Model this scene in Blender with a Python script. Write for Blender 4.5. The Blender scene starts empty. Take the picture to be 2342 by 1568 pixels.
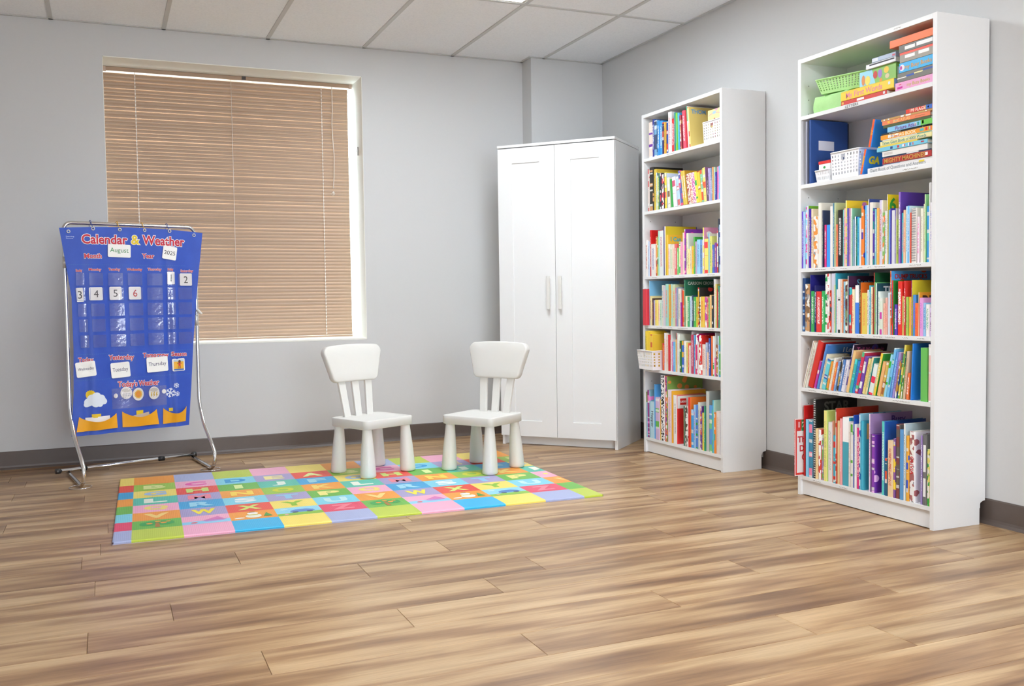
import bpy, bmesh, math, random
from mathutils import Vector, Matrix
PI = math.pi
scene = bpy.context.scene
col = scene.collection

# ------------------------------------------------------------------ camera
cam_d = bpy.data.cameras.new('camera'); cam = bpy.data.objects.new('camera', cam_d); col.objects.link(cam)
scene.camera = cam
def aim(loc, yaw, pitch, roll, f):
    cy, sy, cp, sp = math.cos(yaw), math.sin(yaw), math.cos(pitch), math.sin(pitch)
    fwd = Vector((sy*cp, cy*cp, sp)); right = Vector((cy, -sy, 0)); up = right.cross(fwd)
    cr, sr = math.cos(roll), math.sin(roll)
    r2 = cr*right + sr*up; u2 = -sr*right + cr*up
    m = Matrix((r2, u2, -fwd)).transposed().to_4x4(); m.translation = Vector(loc)
    cam.matrix_world = m
    cam_d.sensor_width = 36; cam_d.lens = f/2342*36; cam_d.clip_start = .05
aim((-3.2722, -6.1204, .9426), .4042, -.0474, -.0140, 2174.66)

# ------------------------------------------------------------------ world and exposure
wd = bpy.data.worlds.new('overcast_sky'); scene.world = wd; wd.use_nodes = True
bg = wd.node_tree.nodes['Background']; bg.inputs[0].default_value = (.80, .90, 1.0, 1); bg.inputs[1].default_value = 13.0
scene.view_settings.view_transform = 'Standard'; scene.view_settings.look = 'None'
scene.view_settings.exposure = 0.34; scene.view_settings.gamma = 1.0
scene.view_settings.use_curve_mapping = False
scene.cycles.max_bounces = 10; scene.cycles.diffuse_bounces = 6
scene.cycles.use_denoising = True
LAMP = 18.0          # strength of the ceiling panels

# ------------------------------------------------------------------ helpers
def lin(c):
    return tuple((x/12.92 if x <= .04045 else ((x+.055)/1.055)**2.4) for x in c)
def hx(s):
    if len(s) == 3: s = ''.join(ch*2 for ch in s)
    return lin(tuple(int(s[i:i+2], 16)/255 for i in (0, 2, 4)))
class MB:
    def __init__(self): self.v = []; self.f = []; self.m = []; self.s = []
    def add(self, vs, fs, mi=0, smooth=False):
        o = len(self.v); self.v += [tuple(p) for p in vs]
        for f in fs: self.f.append(tuple(i+o for i in f)); self.m.append(mi); self.s.append(smooth)
        return self
    def box(self, x0, x1, y0, y1, z0, z1, mi=0):
        x0, x1 = min(x0, x1), max(x0, x1); y0, y1 = min(y0, y1), max(y0, y1); z0, z1 = min(z0, z1), max(z0, z1)
        vs = [(x, y, z) for z in (z0, z1) for y in (y0, y1) for x in (x0, x1)]
        return self.add(vs, [(0, 2, 3, 1), (4, 5, 7, 6), (0, 1, 5, 4), (2, 6, 7, 3), (0, 4, 6, 2), (1, 3, 7, 5)], mi)
    def prism(self, poly, fn, a, b, mi=0, smooth=False):
        """poly: list of 2D points (counter-clockwise seen from the b side); fn(p, q, t) -> 3D"""
        n = len(poly); vs = [fn(p, q, a) for p, q in poly] + [fn(p, q, b) for p, q in poly]
        self.add(vs, [tuple(range(n-1, -1, -1)), tuple(range(n, 2*n))], mi)
        o = len(self.v)-2*n
        for i in range(n):
            j = (i+1) % n; self.f.append((o+i, o+j, o+n+j, o+n+i)); self.m.append(mi); self.s.append(smooth)
        return self
    def tube(self, pts, r, seg=10, closed=False, mi=0):
        pts = [Vector(p) for p in pts]; n = len(pts); vs = []; fs = []
        ref = None
        for i, p in enumerate(pts):
            a = pts[(i-1) % n] if (closed or i > 0) else p
            b = pts[(i+1) % n] if (closed or i < n-1) else p
            d = (b-a).normalized()
            if ref is None:
                ref = Vector((0, 0, 1)) if abs(d.z) < .9 else Vector((1, 0, 0))
            u = (ref - d*ref.dot(d))
            if u.length < 1e-6: u = d.orthogonal()
            u.normalize(); w = d.cross(u); ref = u
            rr = r[i] if isinstance(r, (list, tuple)) else r
            vs += [p + rr*(math.cos(2*PI*k/seg)*u + math.sin(2*PI*k/seg)*w) for k in range(seg)]
        m = n if closed else n-1
        for i in range(m):
            for k in range(seg):
                k2 = (k+1) % seg; i2 = (i+1) % n
                fs.append((i*seg+k, i*seg+k2, i2*seg+k2, i2*seg+k))
        if not closed: fs += [tuple(range(seg-1, -1, -1)), tuple((n-1)*seg+k for k in range(seg))]
        return self.add(vs, fs, mi, True)
    def lathe(self, prof, seg=24, c=(0, 0, 0), mi=0):
        vs = []; fs = []
        for r, z in prof: vs += [(c[0]+r*math.cos(2*PI*k/seg), c[1]+r*math.sin(2*PI*k/seg), c[2]+z) for k in range(seg)]
        for i in range(len(prof)-1):
            for k in range(seg):
                k2 = (k+1) % seg; fs.append((i*seg+k, i*seg+k2, (i+1)*seg+k2, (i+1)*seg+k))
        fs += [tuple(range(seg-1, -1, -1)), tuple((len(prof)-1)*seg+k for k in range(seg))]
        return self.add(vs, fs, mi, True)
    def mesh(self, name):
        me = bpy.data.meshes.new(name); me.from_pydata(self.v, [], self.f)
        me.polygons.foreach_set('material_index', self.m); me.polygons.foreach_set('use_smooth', self.s)
        me.update(); return me
def obj(name, mb, mats, parent=None, loc=(0, 0, 0), rot=(0, 0, 0), bevel=0, seg=2):
    me = mb if isinstance(mb, bpy.types.Mesh) else mb.mesh(name)
    o = bpy.data.objects.new(name, me)
    if not isinstance(mats, (list, tuple)): mats = [mats]
    if not me.materials:
        for m in mats: me.materials.append(m)
    col.objects.link(o); o.location = loc; o.rotation_euler = rot
    if parent is not None: o.parent = parent
    if bevel:
        b = o.modifiers.new('edge', 'BEVEL'); b.width = bevel; b.segments = seg; b.limit_method = 'ANGLE'; b.angle_limit = .6
    return o
def tag(o, label, cat=None, group=None, kind=None):
    if label: o['label'] = label
    if cat: o['category'] = cat
    if group: o['group'] = group
    if kind: o['kind'] = kind
    return o
def thing(name, label, cat, loc=(0, 0, 0), rot=(0, 0, 0), group=None):
    o = bpy.data.objects.new(name, None); o.empty_display_size = .05; col.objects.link(o)
    o.location = loc; o.rotation_euler = rot
    return tag(o, label, cat, group)
def struct(name, mb, mats, **k): return tag(obj(name, mb, mats, **k), None, kind='structure')
def rrect(w, h, r, n=5, cx=0, cy=0):
    pts = []
    for qx, qy, a0 in ((1, 1, 0), (-1, 1, 90), (-1, -1, 180), (1, -1, 270)):
        for k in range(n+1):
            a = math.radians(a0 + 90*k/n)
            pts.append((cx+qx*(w/2-r)+r*math.cos(a), cy+qy*(h/2-r)+r*math.sin(a)))
    return pts
_tc = {}
def text2d(s, bold=0.0):
    """(verts2d, faces, width, height) of a word set at height 1 per em"""
    k = (s, bold)
    if k not in _tc:
        cu = bpy.data.curves.new('lettering', 'FONT'); cu.body = s; cu.size = 1; cu.resolution_u = 3; cu.offset = bold
        cu.fill_mode = 'FRONT'
        o = bpy.data.objects.new('lettering', cu); col.objects.link(o)
        bpy.context.view_layer.update()
        me = bpy.data.meshes.new_from_object(o.evaluated_get(bpy.context.evaluated_depsgraph_get()))
        vs = [(v.co.x, v.co.y) for v in me.vertices]; fs = [tuple(p.vertices) for p in me.polygons]
        bpy.data.objects.remove(o); bpy.data.curves.remove(cu); bpy.data.meshes.remove(me)
        _tc[k] = (vs, fs)
    vs, fs = _tc[k]
    xs = [p[0] for p in vs] or [0, 1]; ys = [p[1] for p in vs] or [0, 1]
    return vs, fs, min(xs), max(xs), min(ys), max(ys)

# ------------------------------------------------------------------ materials
MAT = {}
def nodes(name):
    m = bpy.data.materials.new(name); m.use_nodes = True; MAT[name] = m
    nt = m.node_tree; return m, nt, nt.nodes['Principled BSDF']
def mat(name, c, rough=.5, metal=0, spec=.5, emit=None, es=0, coat=0, alpha=None):
    if name in MAT: return MAT[name]
    m, nt, b = nodes(name)
    b.inputs['Base Color'].default_value = (*c, 1); b.inputs['Roughness'].default_value = rough
    b.inputs['Metallic'].default_value = metal; b.inputs['Specular IOR Level'].default_value = spec
    b.inputs['Coat Weight'].default_value = coat
    if emit: b.inputs['Emission Color'].default_value = (*emit, 1); b.inputs['Emission Strength'].default_value = es
    return m
def N(nt, t, **k):
    n = nt.nodes.new(t)
    for a, v in k.items(): setattr(n, a, v)
    return n
def math_(nt, op, a, b=None, c=None):
    n = N(nt, 'ShaderNodeMath', operation=op)
    for i, x in enumerate((a, b, c)):
        if x is None: continue
        if isinstance(x, (int, float)): n.inputs[i].default_value = x
        else: nt.links.new(x, n.inputs[i])
    return n.outputs[0]
def mixc(nt, f, a, b):
    n = N(nt, 'ShaderNodeMix', data_type='RGBA')
    for i, x in ((0, f), (6, a), (7, b)):
        if isinstance(x, (int, float)): n.inputs[i].default_value = x
        elif isinstance(x, tuple): n.inputs[i].default_value = (*x, 1)
        else: nt.links.new(x, n.inputs[i])
    return n.outputs[2]
def bump(nt, b, h, strength, dist=.001):
    n = N(nt, 'ShaderNodeBump'); n.inputs['Strength'].default_value = strength; n.inputs['Distance'].default_value = dist
    nt.links.new(h, n.inputs['Height']); nt.links.new(n.outputs[0], b.inputs['Normal'])
def noise(nt, vec, scale, detail=2, rough=.5, dim='3D'):
    n = N(nt, 'ShaderNodeTexNoise', noise_dimensions=dim); n.inputs['Scale'].default_value = scale
    n.inputs['Detail'].default_value = detail; n.inputs['Roughness'].default_value = rough
    if vec is not None: nt.links.new(vec, n.inputs['W' if dim == '1D' else 'Vector'])
    return n.outputs['Fac']
def fine(name, c, rough, amp, scale, bs=.15, spec=.5):
    """paint or plastic with a faint grain and relief"""
    m, nt, b = nodes(name); tc = N(nt, 'ShaderNodeTexCoord')
    f = noise(nt, tc.outputs['Object'], scale, 4)
    lo = tuple(x*(1-amp) for x in c); hi = tuple(min(1, x*(1+amp)) for x in c)
    nt.links.new(mixc(nt, f, lo, hi), b.inputs['Base Color']); b.inputs['Roughness'].default_value = rough
    b.inputs['Specular IOR Level'].default_value = spec
    if bs: bump(nt, b, f, bs)
    return m
def ramp(nt, fac, stops):
    r = N(nt, 'ShaderNodeValToRGB'); nt.links.new(fac, r.inputs[0]); e = r.color_ramp.elements
    while len(e) < len(stops): e.new(.5)
    for el, (p, c) in zip(e, stops): el.position = p; el.color = (*c, 1)
    return r.outputs[0]

WALL = fine('wall_paint', hx('cecece'), .42, .012, 60, .05, .35)
CEIL = None
m, nt, b = nodes('ceiling_tile'); CEIL = m
tc = N(nt, 'ShaderNodeTexCoord'); f = noise(nt, tc.outputs['Object'], 95, 6, .7)
nt.links.new(ramp(nt, f, [(.3, hx('eaecef')), (.5, hx('f3f5f8')), (.7, hx('f7f8fa'))]), b.inputs['Base Color']); b.inputs['Roughness'].default_value = .9
bump(nt, b, f, .5, .002)
GRID = mat('grid_metal', hx('c9c9c7'), .5)
BASE = fine('vinyl_base', hx('5e524c'), .38, .08, 25, .05)
WHITE = fine('white_laminate', hx('e7e7e7'), .34, .006, 80, .02)
REVEAL = mat('reveal_paint', hx('f5f5ee'), .6)
CHROME = mat('chrome', (.82, .82, .83), .12, 1)
BLACKP = mat('black_plastic', hx('222222'), .45)
PLASTIC = fine('white_plastic', hx('dddbd6'), .36, .008, 40, .02)
PAPER = mat('paper', hx('f4f3f1'), .6)
CORD = mat('cord', hx('f2ece6'), .7)
BLINDM = fine('blind_slat', hx('b0947c'), .40, .02, 30, .0)

# wooden planks
m, nt, b = nodes('oak_plank'); PLANK = m
tc = N(nt, 'ShaderNodeTexCoord'); oi = N(nt, 'ShaderNodeObjectInfo')
mp = N(nt, 'ShaderNodeMapping'); nt.links.new(tc.outputs['Object'], mp.inputs[0]); mp.inputs['Scale'].default_value = (1.1, 11, 1)
vm = N(nt, 'ShaderNodeVectorMath', operation='ADD'); nt.links.new(mp.outputs[0], vm.inputs[0])
cx = N(nt, 'ShaderNodeCombineXYZ'); sc = math_(nt, 'MULTIPLY', oi.outputs['Random'], 91.0)
nt.links.new(sc, cx.inputs[0]); nt.links.new(sc, cx.inputs[2]); nt.links.new(cx.outputs[0], vm.inputs[1])
f1 = noise(nt, vm.outputs[0], 1.15, 3, .55)
mp2 = N(nt, 'ShaderNodeMapping'); nt.links.new(vm.outputs[0], mp2.inputs[0]); mp2.inputs['Scale'].default_value = (2.2, 11, 1)
f2 = noise(nt, mp2.outputs[0], 2.2, 5, .7)
mp3 = N(nt, 'ShaderNodeMapping'); nt.links.new(vm.outputs[0], mp3.inputs[0]); mp3.inputs['Scale'].default_value = (2.2, .55, 1)
f3 = noise(nt, mp3.outputs[0], 1.6, 2, .5)
kn = math_(nt, 'GREATER_THAN', f3, .70)
base_c = ramp(nt, f1, [(.31, hx('79583e')), (.45, hx('9f7b58')), (.55, hx('bb9a72')), (.68, hx('cbad86'))])
gr = ramp(nt, f2, [(.35, (.66, .63, .60)), (.58, (1, 1, 1))])
mul = N(nt, 'ShaderNodeMix', data_type='RGBA', blend_type='MULTIPLY'); mul.inputs[0].default_value = .62
nt.links.new(base_c, mul.inputs[6]); nt.links.new(gr, mul.inputs[7])
tone = N(nt, 'ShaderNodeHueSaturation'); nt.links.new(mul.outputs[2], tone.inputs['Color'])
nt.links.new(math_(nt, 'MULTIPLY_ADD', oi.outputs['Random'], .14, .93), tone.inputs['Value']); tone.inputs['Saturation'].default_value = 1.0
kc = mixc(nt, math_(nt, 'MULTIPLY', math_(nt, 'SUBTRACT', f3, .64), 3.0), tone.outputs[0], hx('7c5a40'))
nt.links.new(kc, b.inputs['Base Color'])
b.inputs['Roughness'].default_value = .33; b.inputs['Specular IOR Level'].default_value = .5
bump(nt, b, f2, .12, .001)
GROUT = mat('plank_joint', hx('b49a7c'), .6)

# ------------------------------------------------------------------ room shell
H = 2.5733; XL, YF = -4.95, -11.0
WX0, WX1, WZ0, WZ1, WT = -3.239, -1.690, .683, 2.392, .24      # window opening
mb = MB(); mb.box(XL-.1, .1, YF-.1, .1, -.12, -.004)
floor = struct('floor', mb, GROUT)
joints = {0: -3.345, -2: -2.912, 1: -3.112, -1: -2.480, 2: -2.468, 3: -3.330, 4: -2.850, 6: -3.315}
rnd = random.Random(5)
_pm = {}
for k in range(-27, 20):
    y0 = -3.345+.18*k; y1 = y0+.18
    if y1 <= -7.6 or y0 >= 0: continue
    y0, y1 = max(y0, -7.6), min(y1, 0)
    j = joints.get(k, rnd.uniform(-1.22, 0)-1.2)
    while j > XL: j -= 1.22
    while j < 0:
        a, c_ = max(j, XL), min(j+1.22, 0); j += 1.22
        if c_-a < .02: continue
        key = (round(c_-a, 3), round(y1-y0, 3))
        if key not in _pm:
            L, Wd = c_-a, y1-y0; q = MB(); e = .0005; t = .0009
            vs = [(-L/2+e, -Wd/2+e, -.004), (L/2-e, -Wd/2+e, -.004), (L/2-e, Wd/2-e, -.004), (-L/2+e, Wd/2-e, -.004),
                  (-L/2+e, -Wd/2+e, -.0012), (L/2-e, -Wd/2+e, -.0012), (L/2-e, Wd/2-e, -.0012), (-L/2+e, Wd/2-e, -.0012),
                  (-L/2+e+t, -Wd/2+e+t, 0), (L/2-e-t, -Wd/2+e+t, 0), (L/2-e-t, Wd/2-e-t, 0), (-L/2+e+t, Wd/2-e-t, 0)]
            fs = [(8, 9, 10, 11)]
            for i in range(4):
                i2 = (i+1) % 4; fs += [(i, i2, 4+i2, 4+i), (4+i, 4+i2, 8+i2, 8+i)]
            q.add(vs, fs); _pm[key] = q.mesh('plank'); _pm[key].materials.append(PLANK)
        obj('plank', _pm[key], PLANK, floor, ((a+c_)/2, (y0+y1)/2, 0))

# walls
mb = MB(); T = .36
mb.box(XL-.1, WX0, 0, T, -.1, H+.25); mb.box(WX1, .12, 0, T, -.1, H+.25)
mb.box(WX0, WX1, 0, T, -.1, WZ0); mb.box(WX0, WX1, 0, T, WZ1, H+.25)
wall_back = struct('wall_back', mb, WALL)
CHW, CHD = .550, .150
struct('wall_chase', MB().box(-CHW, 0, -CHD, 0, 0, H+.02), WALL)
struct('wall_right', MB().box(0, .12, YF-.1, 0, -.1, H+.25), WALL)
struct('wall_left', MB().box(XL-.1, XL, YF-.1, 0, -.1, H+.25), WALL)
FX0, FX1, FZ0, FZ1 = -3.4, -1.2, .55, 2.50        # unseen window added behind the camera to bring in frontal daylight
struct('wall_front', MB().box(XL, FX0, YF-.1, YF, -.1, H+.25).box(FX1, 0, YF-.1, YF, -.1, H+.25).box(FX0, FX1, YF-.1, YF, -.1, FZ0).box(FX0, FX1, YF-.1, YF, FZ1, H+.25), WALL)
fr = MB().box(FX0, FX1, YF-.08, YF-.03, FZ0, FZ0+.05).box(FX0, FX1, YF-.08, YF-.03, FZ1-.05, FZ1)
for k in range(5):
    x = FX0+.025+(FX1-FX0-.05)*k/4; fr.box(x-.025, x+.025, YF-.08, YF-.03, FZ0+.05, FZ1-.05)
struct('added_window', fr, mat('window_frame', hx('f2f2f0'), .4))
pl = bpy.data.lights.new('daylight_portal', 'AREA'); pl.shape = 'RECTANGLE'; pl.size = FX1-FX0; pl.size_y = FZ1-FZ0; pl.cycles.is_portal = True  # sky light portal for the added window
po = bpy.data.objects.new('daylight_portal', pl); col.objects.link(po); po.location = ((FX0+FX1)/2, YF-.02, (FZ0+FZ1)/2); po.rotation_euler = (PI/2, 0, 0)

# cove baseboards
def baseprof(): return [(0, 0), (.016, 0), (.014, .004), (.0075, .012), (.0055, .022), (.005, .098), (.003, .1034), (0, .1034)]
def baseboard(name, p0, p1, nrm):
    p0, p1, nrm = Vector(p0), Vector(p1), Vector(nrm)
    mb = MB(); pr = baseprof(); n = len(pr)
    vs = [p0 + nrm*a + Vector((0, 0, z)) for a, z in pr] + [p1 + nrm*a + Vector((0, 0, z)) for a, z in pr]
    mb.add(vs, [tuple(range(n)), tuple(range(2*n-1, n-1, -1))] + [(i, n+i, n+(i+1) % n, (i+1) % n) for i in range(n)])
    return struct(name, mb, BASE)
baseboard('baseboard_back', (XL, 0, 0), (-CHW, 0, 0), (0, -1, 0))
baseboard('baseboard_right', (0, -CHD, 0), (0, YF, 0), (-1, 0, 0))
baseboard('baseboard_chase', (-CHW-.006, -CHD, 0), (-.02, -CHD, 0), (0, -1, 0))

# ceiling: slab, tiles and T-bars
ceiling = struct('ceiling', MB().box(XL-.1, .1, YF-.1, .36, H+.06, H+.2), CEIL)
gx = [-3.5041+.6096*i for i in range(-2, 6)]; gx = [XL]+[x for x in gx if XL+.05 < x < -.05]+[0]
gy = [0, -1.205] + [-1.205-1.2192*i for i in range(1, 9)]; gy = [y for y in gy if y > YF+.05]+[YF]
LIGHTS = {(round(-1.6753, 2), 1), (round(-2.2849, 2), 3), (round(-2.2849, 2), 5), (round(-2.2849, 2), 7)}  # all but the one near the window wall are unseen, added for light
_cm = {}
lamp_cells = []
for i in range(len(gx)-1):
    for j in range(len(gy)-1):
        x0, x1, y1, y0 = gx[i], gx[i+1], gy[j], gy[j+1]
        if (round(x0, 2), j) in LIGHTS: lamp_cells.append((x0, x1, y0, y1, j)); continue
        key = (round(x1-x0, 3), round(y1-y0, 3))
        if key not in _cm:
            w, d = x1-x0-.006, y1-y0-.006
            _cm[key] = MB().box(-w/2, w/2, -d/2, d/2, .004, .020).mesh('ceiling_tile'); _cm[key].materials.append(CEIL)
        obj('ceiling_tile', _cm[key], CEIL, ceiling, ((x0+x1)/2, (y0+y1)/2, H))
for x in gx[1:-1]: obj('grid_bar', MB().box(x-.012, x+.012, YF, 0, H-.001, H+.004).box(x-.0015, x+.0015, YF, 0, H+.004, H+.035), GRID, ceiling)
for y in gy[1:-1]:
    for i in range(len(gx)-1):
        obj('grid_bar', MB().box(gx[i]+.012, gx[i+1]-.012, y-.012, y+.012, H-.0005, H+.004), GRID, ceiling)
mb = MB(); t = .02
mb.box(XL, -CHW, -t, 0, H-.001, H+.003).box(-t, 0, YF, -CHD, H-.001, H+.003).box(-CHW-t, 0, -CHD-t, -CHD, H-.001, H+.003).box(-CHW-t, -CHW, -CHD, 0, H-.001, H+.003)
mb.box(XL, XL+t, YF, 0, H-.001, H+.003).box(XL, 0, YF, YF+t, H-.001, H+.003)
obj('wall_angle', mb, GRID, ceiling)

LAMPM = mat('lamp_diffuser', (.9, .9, .88), .6, emit=(.865, .94, 1.0), es=LAMP)
LFRAME = mat('lamp_frame', hx('e8e6dd'), .5)
for n_, (x0, x1, y0, y1, j) in enumerate(lamp_cells):
    vis = x0 > -2 and j == 1
    lab = 'recessed fluorescent ceiling light cut by top edge above the two chairs' if vis else 'added ceiling light further into the room, out of view'
    t = thing('ceiling_light', 'recessed rectangular ceiling light, first one from the window wall' if vis else 'added unseen ceiling light panel, %s one from the window wall' % ('', 'first', '', 'second', '', 'third', '', 'fourth')[j], 'ceiling light', ((x0+x1)/2, (y0+y1)/2, H), group='recessed ceiling lights')
    w, d = (x1-x0)/2-.004, (y1-y0)/2-.004
    f = MB()
    f.box(-w, w, -d, -d+.025, .002, .02).box(-w, w, d-.025, d, .002, .02).box(-w, -w+.025, -d+.025, d-.025, .002, .02).box(w-.025, w, -d+.025, d-.025, .002, .02)
    obj('lamp_frame', f, LFRAME, t)
    obj('diffuser', MB().box(-w+.025, w-.025, -d+.025, d-.025, .008, .016), LAMPM, t)
# ------------------------------------------------------------------ window, blind
GLASS = bpy.data.materials.new('window_glass'); GLASS.use_nodes = True; nt = GLASS.node_tree; nt.nodes.clear()
o_ = N(nt, 'ShaderNodeOutputMaterial'); mx = N(nt, 'ShaderNodeMixShader'); tr = N(nt, 'ShaderNodeBsdfTransparent'); gl = N(nt, 'ShaderNodeBsdfGlossy')
gl.inputs['Roughness'].default_value = .02; tr.inputs[0].default_value = (.93, .96, .95, 1); mx.inputs[0].default_value = .06
nt.links.new(tr.outputs[0], mx.inputs[1]); nt.links.new(gl.outputs[0], mx.inputs[2]); nt.links.new(mx.outputs[0], o_.inputs[0])
FRAMEM = mat('window_frame', hx('f2f2f0'), .4)
win = tag(obj('window_1', MB().box(WX0, WX1, .30, .345, WZ0, WZ0+.05).box(WX0, WX1, .30, .345, WZ1-.05, WZ1)
      .box(WX0, WX0+.018, .30, .345, WZ0+.05, WZ1-.05).box(WX1-.018, WX1, .30, .345, WZ0+.05, WZ1-.05)
      .box((WX0+WX1)/2-.025, (WX0+WX1)/2+.025, .30, .345, WZ0+.05, WZ1-.05), FRAMEM), None, kind='structure')
for a, c_ in ((WX0+.018, (WX0+WX1)/2-.025), ((WX0+WX1)/2+.025, WX1-.018)):
    obj('pane', MB().box(a, c_, .320, .325, WZ0+.05, WZ1-.05), GLASS, win)
obj('reveal', MB().box(WX1-.003, WX1-.0002, -.0, .30, WZ0+.012, WZ1-.004), REVEAL, win)
obj('reveal', MB().box(WX0+.0002, WX0+.003, -.0, .30, WZ0+.012, WZ1-.004), REVEAL, win)
obj('reveal', MB().box(WX0+.003, WX1-.003, -.0, .30, WZ1-.004, WZ1-.0002), REVEAL, win)
obj('window_sill', MB().box(WX0+.0002, WX1-.0002, -.001, .30, WZ0+.0002, WZ0+.012), REVEAL, win, bevel=.002)

BX0, BX1, BY = WX0+.0045, -1.727, .252
bl = thing('venetian_blind', 'closed tan venetian blind hanging in the window recess', 'blind', (0, 0, 0))
obj('head_rail', MB().box(BX0, BX1+.022, BY-.014, BY+.014, 2.362, 2.387), BLINDM, bl, bevel=.002)
for x in (BX0, BX1+.012): obj('end_bracket', MB().box(x-.004, x+.016, BY-.018, BY+.018, 2.357, 2.3875), mat('bracket', hx('c9b0a0'), .4), bl, bevel=.002)
obj('bracket_clip', MB().box(-2.415, -2.390, BY-.019, BY-.010, 2.366, 2.3875), mat('clip', hx('4c4644'), .5), bl)
NS = 74; zt, zb = 2.340, .724
sm = MB(); ang = math.radians(79); hw = .0134; pts = []
for k in range(6):
    s = -hw + 2*hw*k/5; crown = .0030*(1-(s/hw)**2)
    # top edge leans towards the glass so the room side shows its face
    pts.append((s*math.cos(ang)*1 - crown*math.sin(ang), s*math.sin(ang) + crown*math.cos(ang)))
for k in range(5):
    a, c_ = pts[k], pts[k+1]
    sm.add([(BX0, a[0], a[1]), (BX1, a[0], a[1]), (BX1, c_[0], c_[1]), (BX0, c_[0], c_[1])], [(0, 1, 2, 3)], 0, True)
slat = sm.mesh('slat'); slat.materials.append(BLINDM)
rb = random.Random(3)
for i in range(NS):
    z = zt + (zb-zt)*i/(NS-1)
    obj('slat', slat, BLINDM, bl, (0, BY, z), (rb.uniform(-.012, .012), 0, rb.uniform(-.0006, .0006)))
obj('bottom_rail', MB().box(BX0+.004, BX1, BY-.013, BY+.013, .697, .709), BLINDM, bl, bevel=.002)
for x in (-3.056, -2.483, -1.905):
    mb = MB().tube([(x, BY-.0125, 2.362), (x-.02*0, BY-.0125, .709)], .0012 if x == -2.483 else .0016, 6)
    if x != -2.483:
        for i in range(NS):
            z = zt+(zb-zt)*i/(NS-1); mb.box(x-.003, x+.003, BY-.0165, BY-.0125, z-.004, z+.005)  # pale dashes put in for light leaking through at each slat
    obj('ladder_cord', mb, CORD, bl)
cu = [(-1.835, BY-.02, 2.362), (-1.835, BY-.021, 2.2), (-1.840, BY-.022, 2.12), (-1.836, BY-.022, 2.02), (-1.829, BY-.021, 1.90), (-1.833, BY-.021, 1.77), (-1.839, BY-.021, 1.69)]
obj('pull_cord', MB().tube(cu, .0022, 6), CORD, bl)
obj('cord_end', MB().tube([(-1.839, BY-.021, 1.67), (-1.855, BY-.023, 1.648)], .0015, 5).tube([(-1.839, BY-.021, 1.67), (-1.844, BY-.025, 1.640)], .0015, 5)
    .tube([(-1.839, BY-.021, 1.67), (-1.831, BY-.021, 1.645)], .0018, 5).tube([(-1.839, BY-.021, 1.672), (-1.829, BY-.02, 1.655)], .0015, 5), CORD, bl)
# arrow-shaped cord cleat on the reveal
cl = MB().prism([(0, -.03), (.006, -.008), (.016, -.004), (0, .026), (-.016, -.004), (-.006, -.008)], lambda p, q, t: (WX1-.003-t, .11+p, 1.928+q), 0, .008)
tag(obj('cord_cleat', cl, mat('cleat', hx('b9b7b3'), .4)), 'small arrow shaped grey cleat on the bright window reveal', 'cleat')

# ------------------------------------------------------------------ bookcases
HOLE = mat('pin_hole', hx('8d8c8a'), .8)
LABELM = None
m, nt, b = nodes('shelf_label'); LABELM = m
tc = N(nt, 'ShaderNodeTexCoord'); mp = N(nt, 'ShaderNodeMapping'); nt.links.new(tc.outputs['Object'], mp.inputs[0]); mp.inputs['Scale'].default_value = (1, 420, 330)
f = noise(nt, mp.outputs[0], 1.0, 1); sx = N(nt, 'ShaderNodeSeparateXYZ'); nt.links.new(tc.outputs['Object'], sx.inputs[0])
inz = math_(nt, 'LESS_THAN', math_(nt, 'ABSOLUTE', sx.outputs[2]), .0022)
nt.links.new(mixc(nt, math_(nt, 'MULTIPLY', math_(nt, 'GREATER_THAN', f, .50), inz), hx('f3f2f0'), hx('7d7a78')), b.inputs['Base Color'])
SHELF_Z = [1.758, 1.445, 1.060, .767, .507, .092]
def bookcase(cx, cyc, W, label):
    """back on the wall at x=cx, open side towards -x, width along y"""
    root = thing('bookcase', label, 'bookcase', (cx, cyc, 0))
    D, Ht, t = .28, 2.02, .0205; h = W/2
    nx, nz = .030, .094
    prof = [(-D, 0), (-nx, 0), (-nx, nz-.02), (-nx*.85, nz-.006), (-nx*.45, nz), (0, nz+.002), (0, Ht), (-D, Ht)]
    for s in (-1, 1):
        a, c_ = (s*h, s*(h-t)); lo, hi = min(a, c_), max(a, c_)
        q = MB().prism(prof, lambda p, r, k: (p, k, r), hi, lo)
        sp = obj('side_panel', q, WHITE, root, bevel=.0008, seg=1)
        hm = MB(); y = s*(h-t)-s*.0003
        zz = .3
        while zz < 1.95:
            if all(not (z0-.022 < zz < z0+.012) for z0 in SHELF_Z):
                for x in (-D+.045, -.06): hm.tube([(x, y+s*.0002, zz), (x, y, zz)], .0028, 8)
            zz += .064
        obj('pin_holes', hm, HOLE, sp)
    obj('top_panel', MB().box(-D+.0005, -.008, -h+t, h-t, Ht-.0205, Ht-.0005), WHITE, root, bevel=.0008, seg=1)
    obj('back_panel', MB().box(-.008, -.004, -h+t, h-t, .06, Ht-.002), WHITE, root)
    for i, z in enumerate(SHELF_Z):
        obj('shelf', MB().box(-D+(.0005 if i < 5 else .003), -.008, -h+t+.0004, h-t-.0004, z-.018, z), WHITE, root, bevel=.0008, seg=1)
    obj('plinth', MB().box(-D+.012, -D+.027, -h+t, h-t, .004, SHELF_Z[5]-.018), WHITE, root)
    return root
CX, CYB, CYS = -.0114, -3.3567+.40, -1.9565+.4026
WB, WS = .80, .8052
case_b = bookcase(CX, CYB, WB, 'tall white bookcase standing alone against bare wall with green basket on top shelf')
case_s = bookcase(-.0036, CYS, WS, 'tall white bookcase standing beside the white wardrobe, red binder jutting out')
XFB, XFS = CX-.28, -.0036-.28
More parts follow.
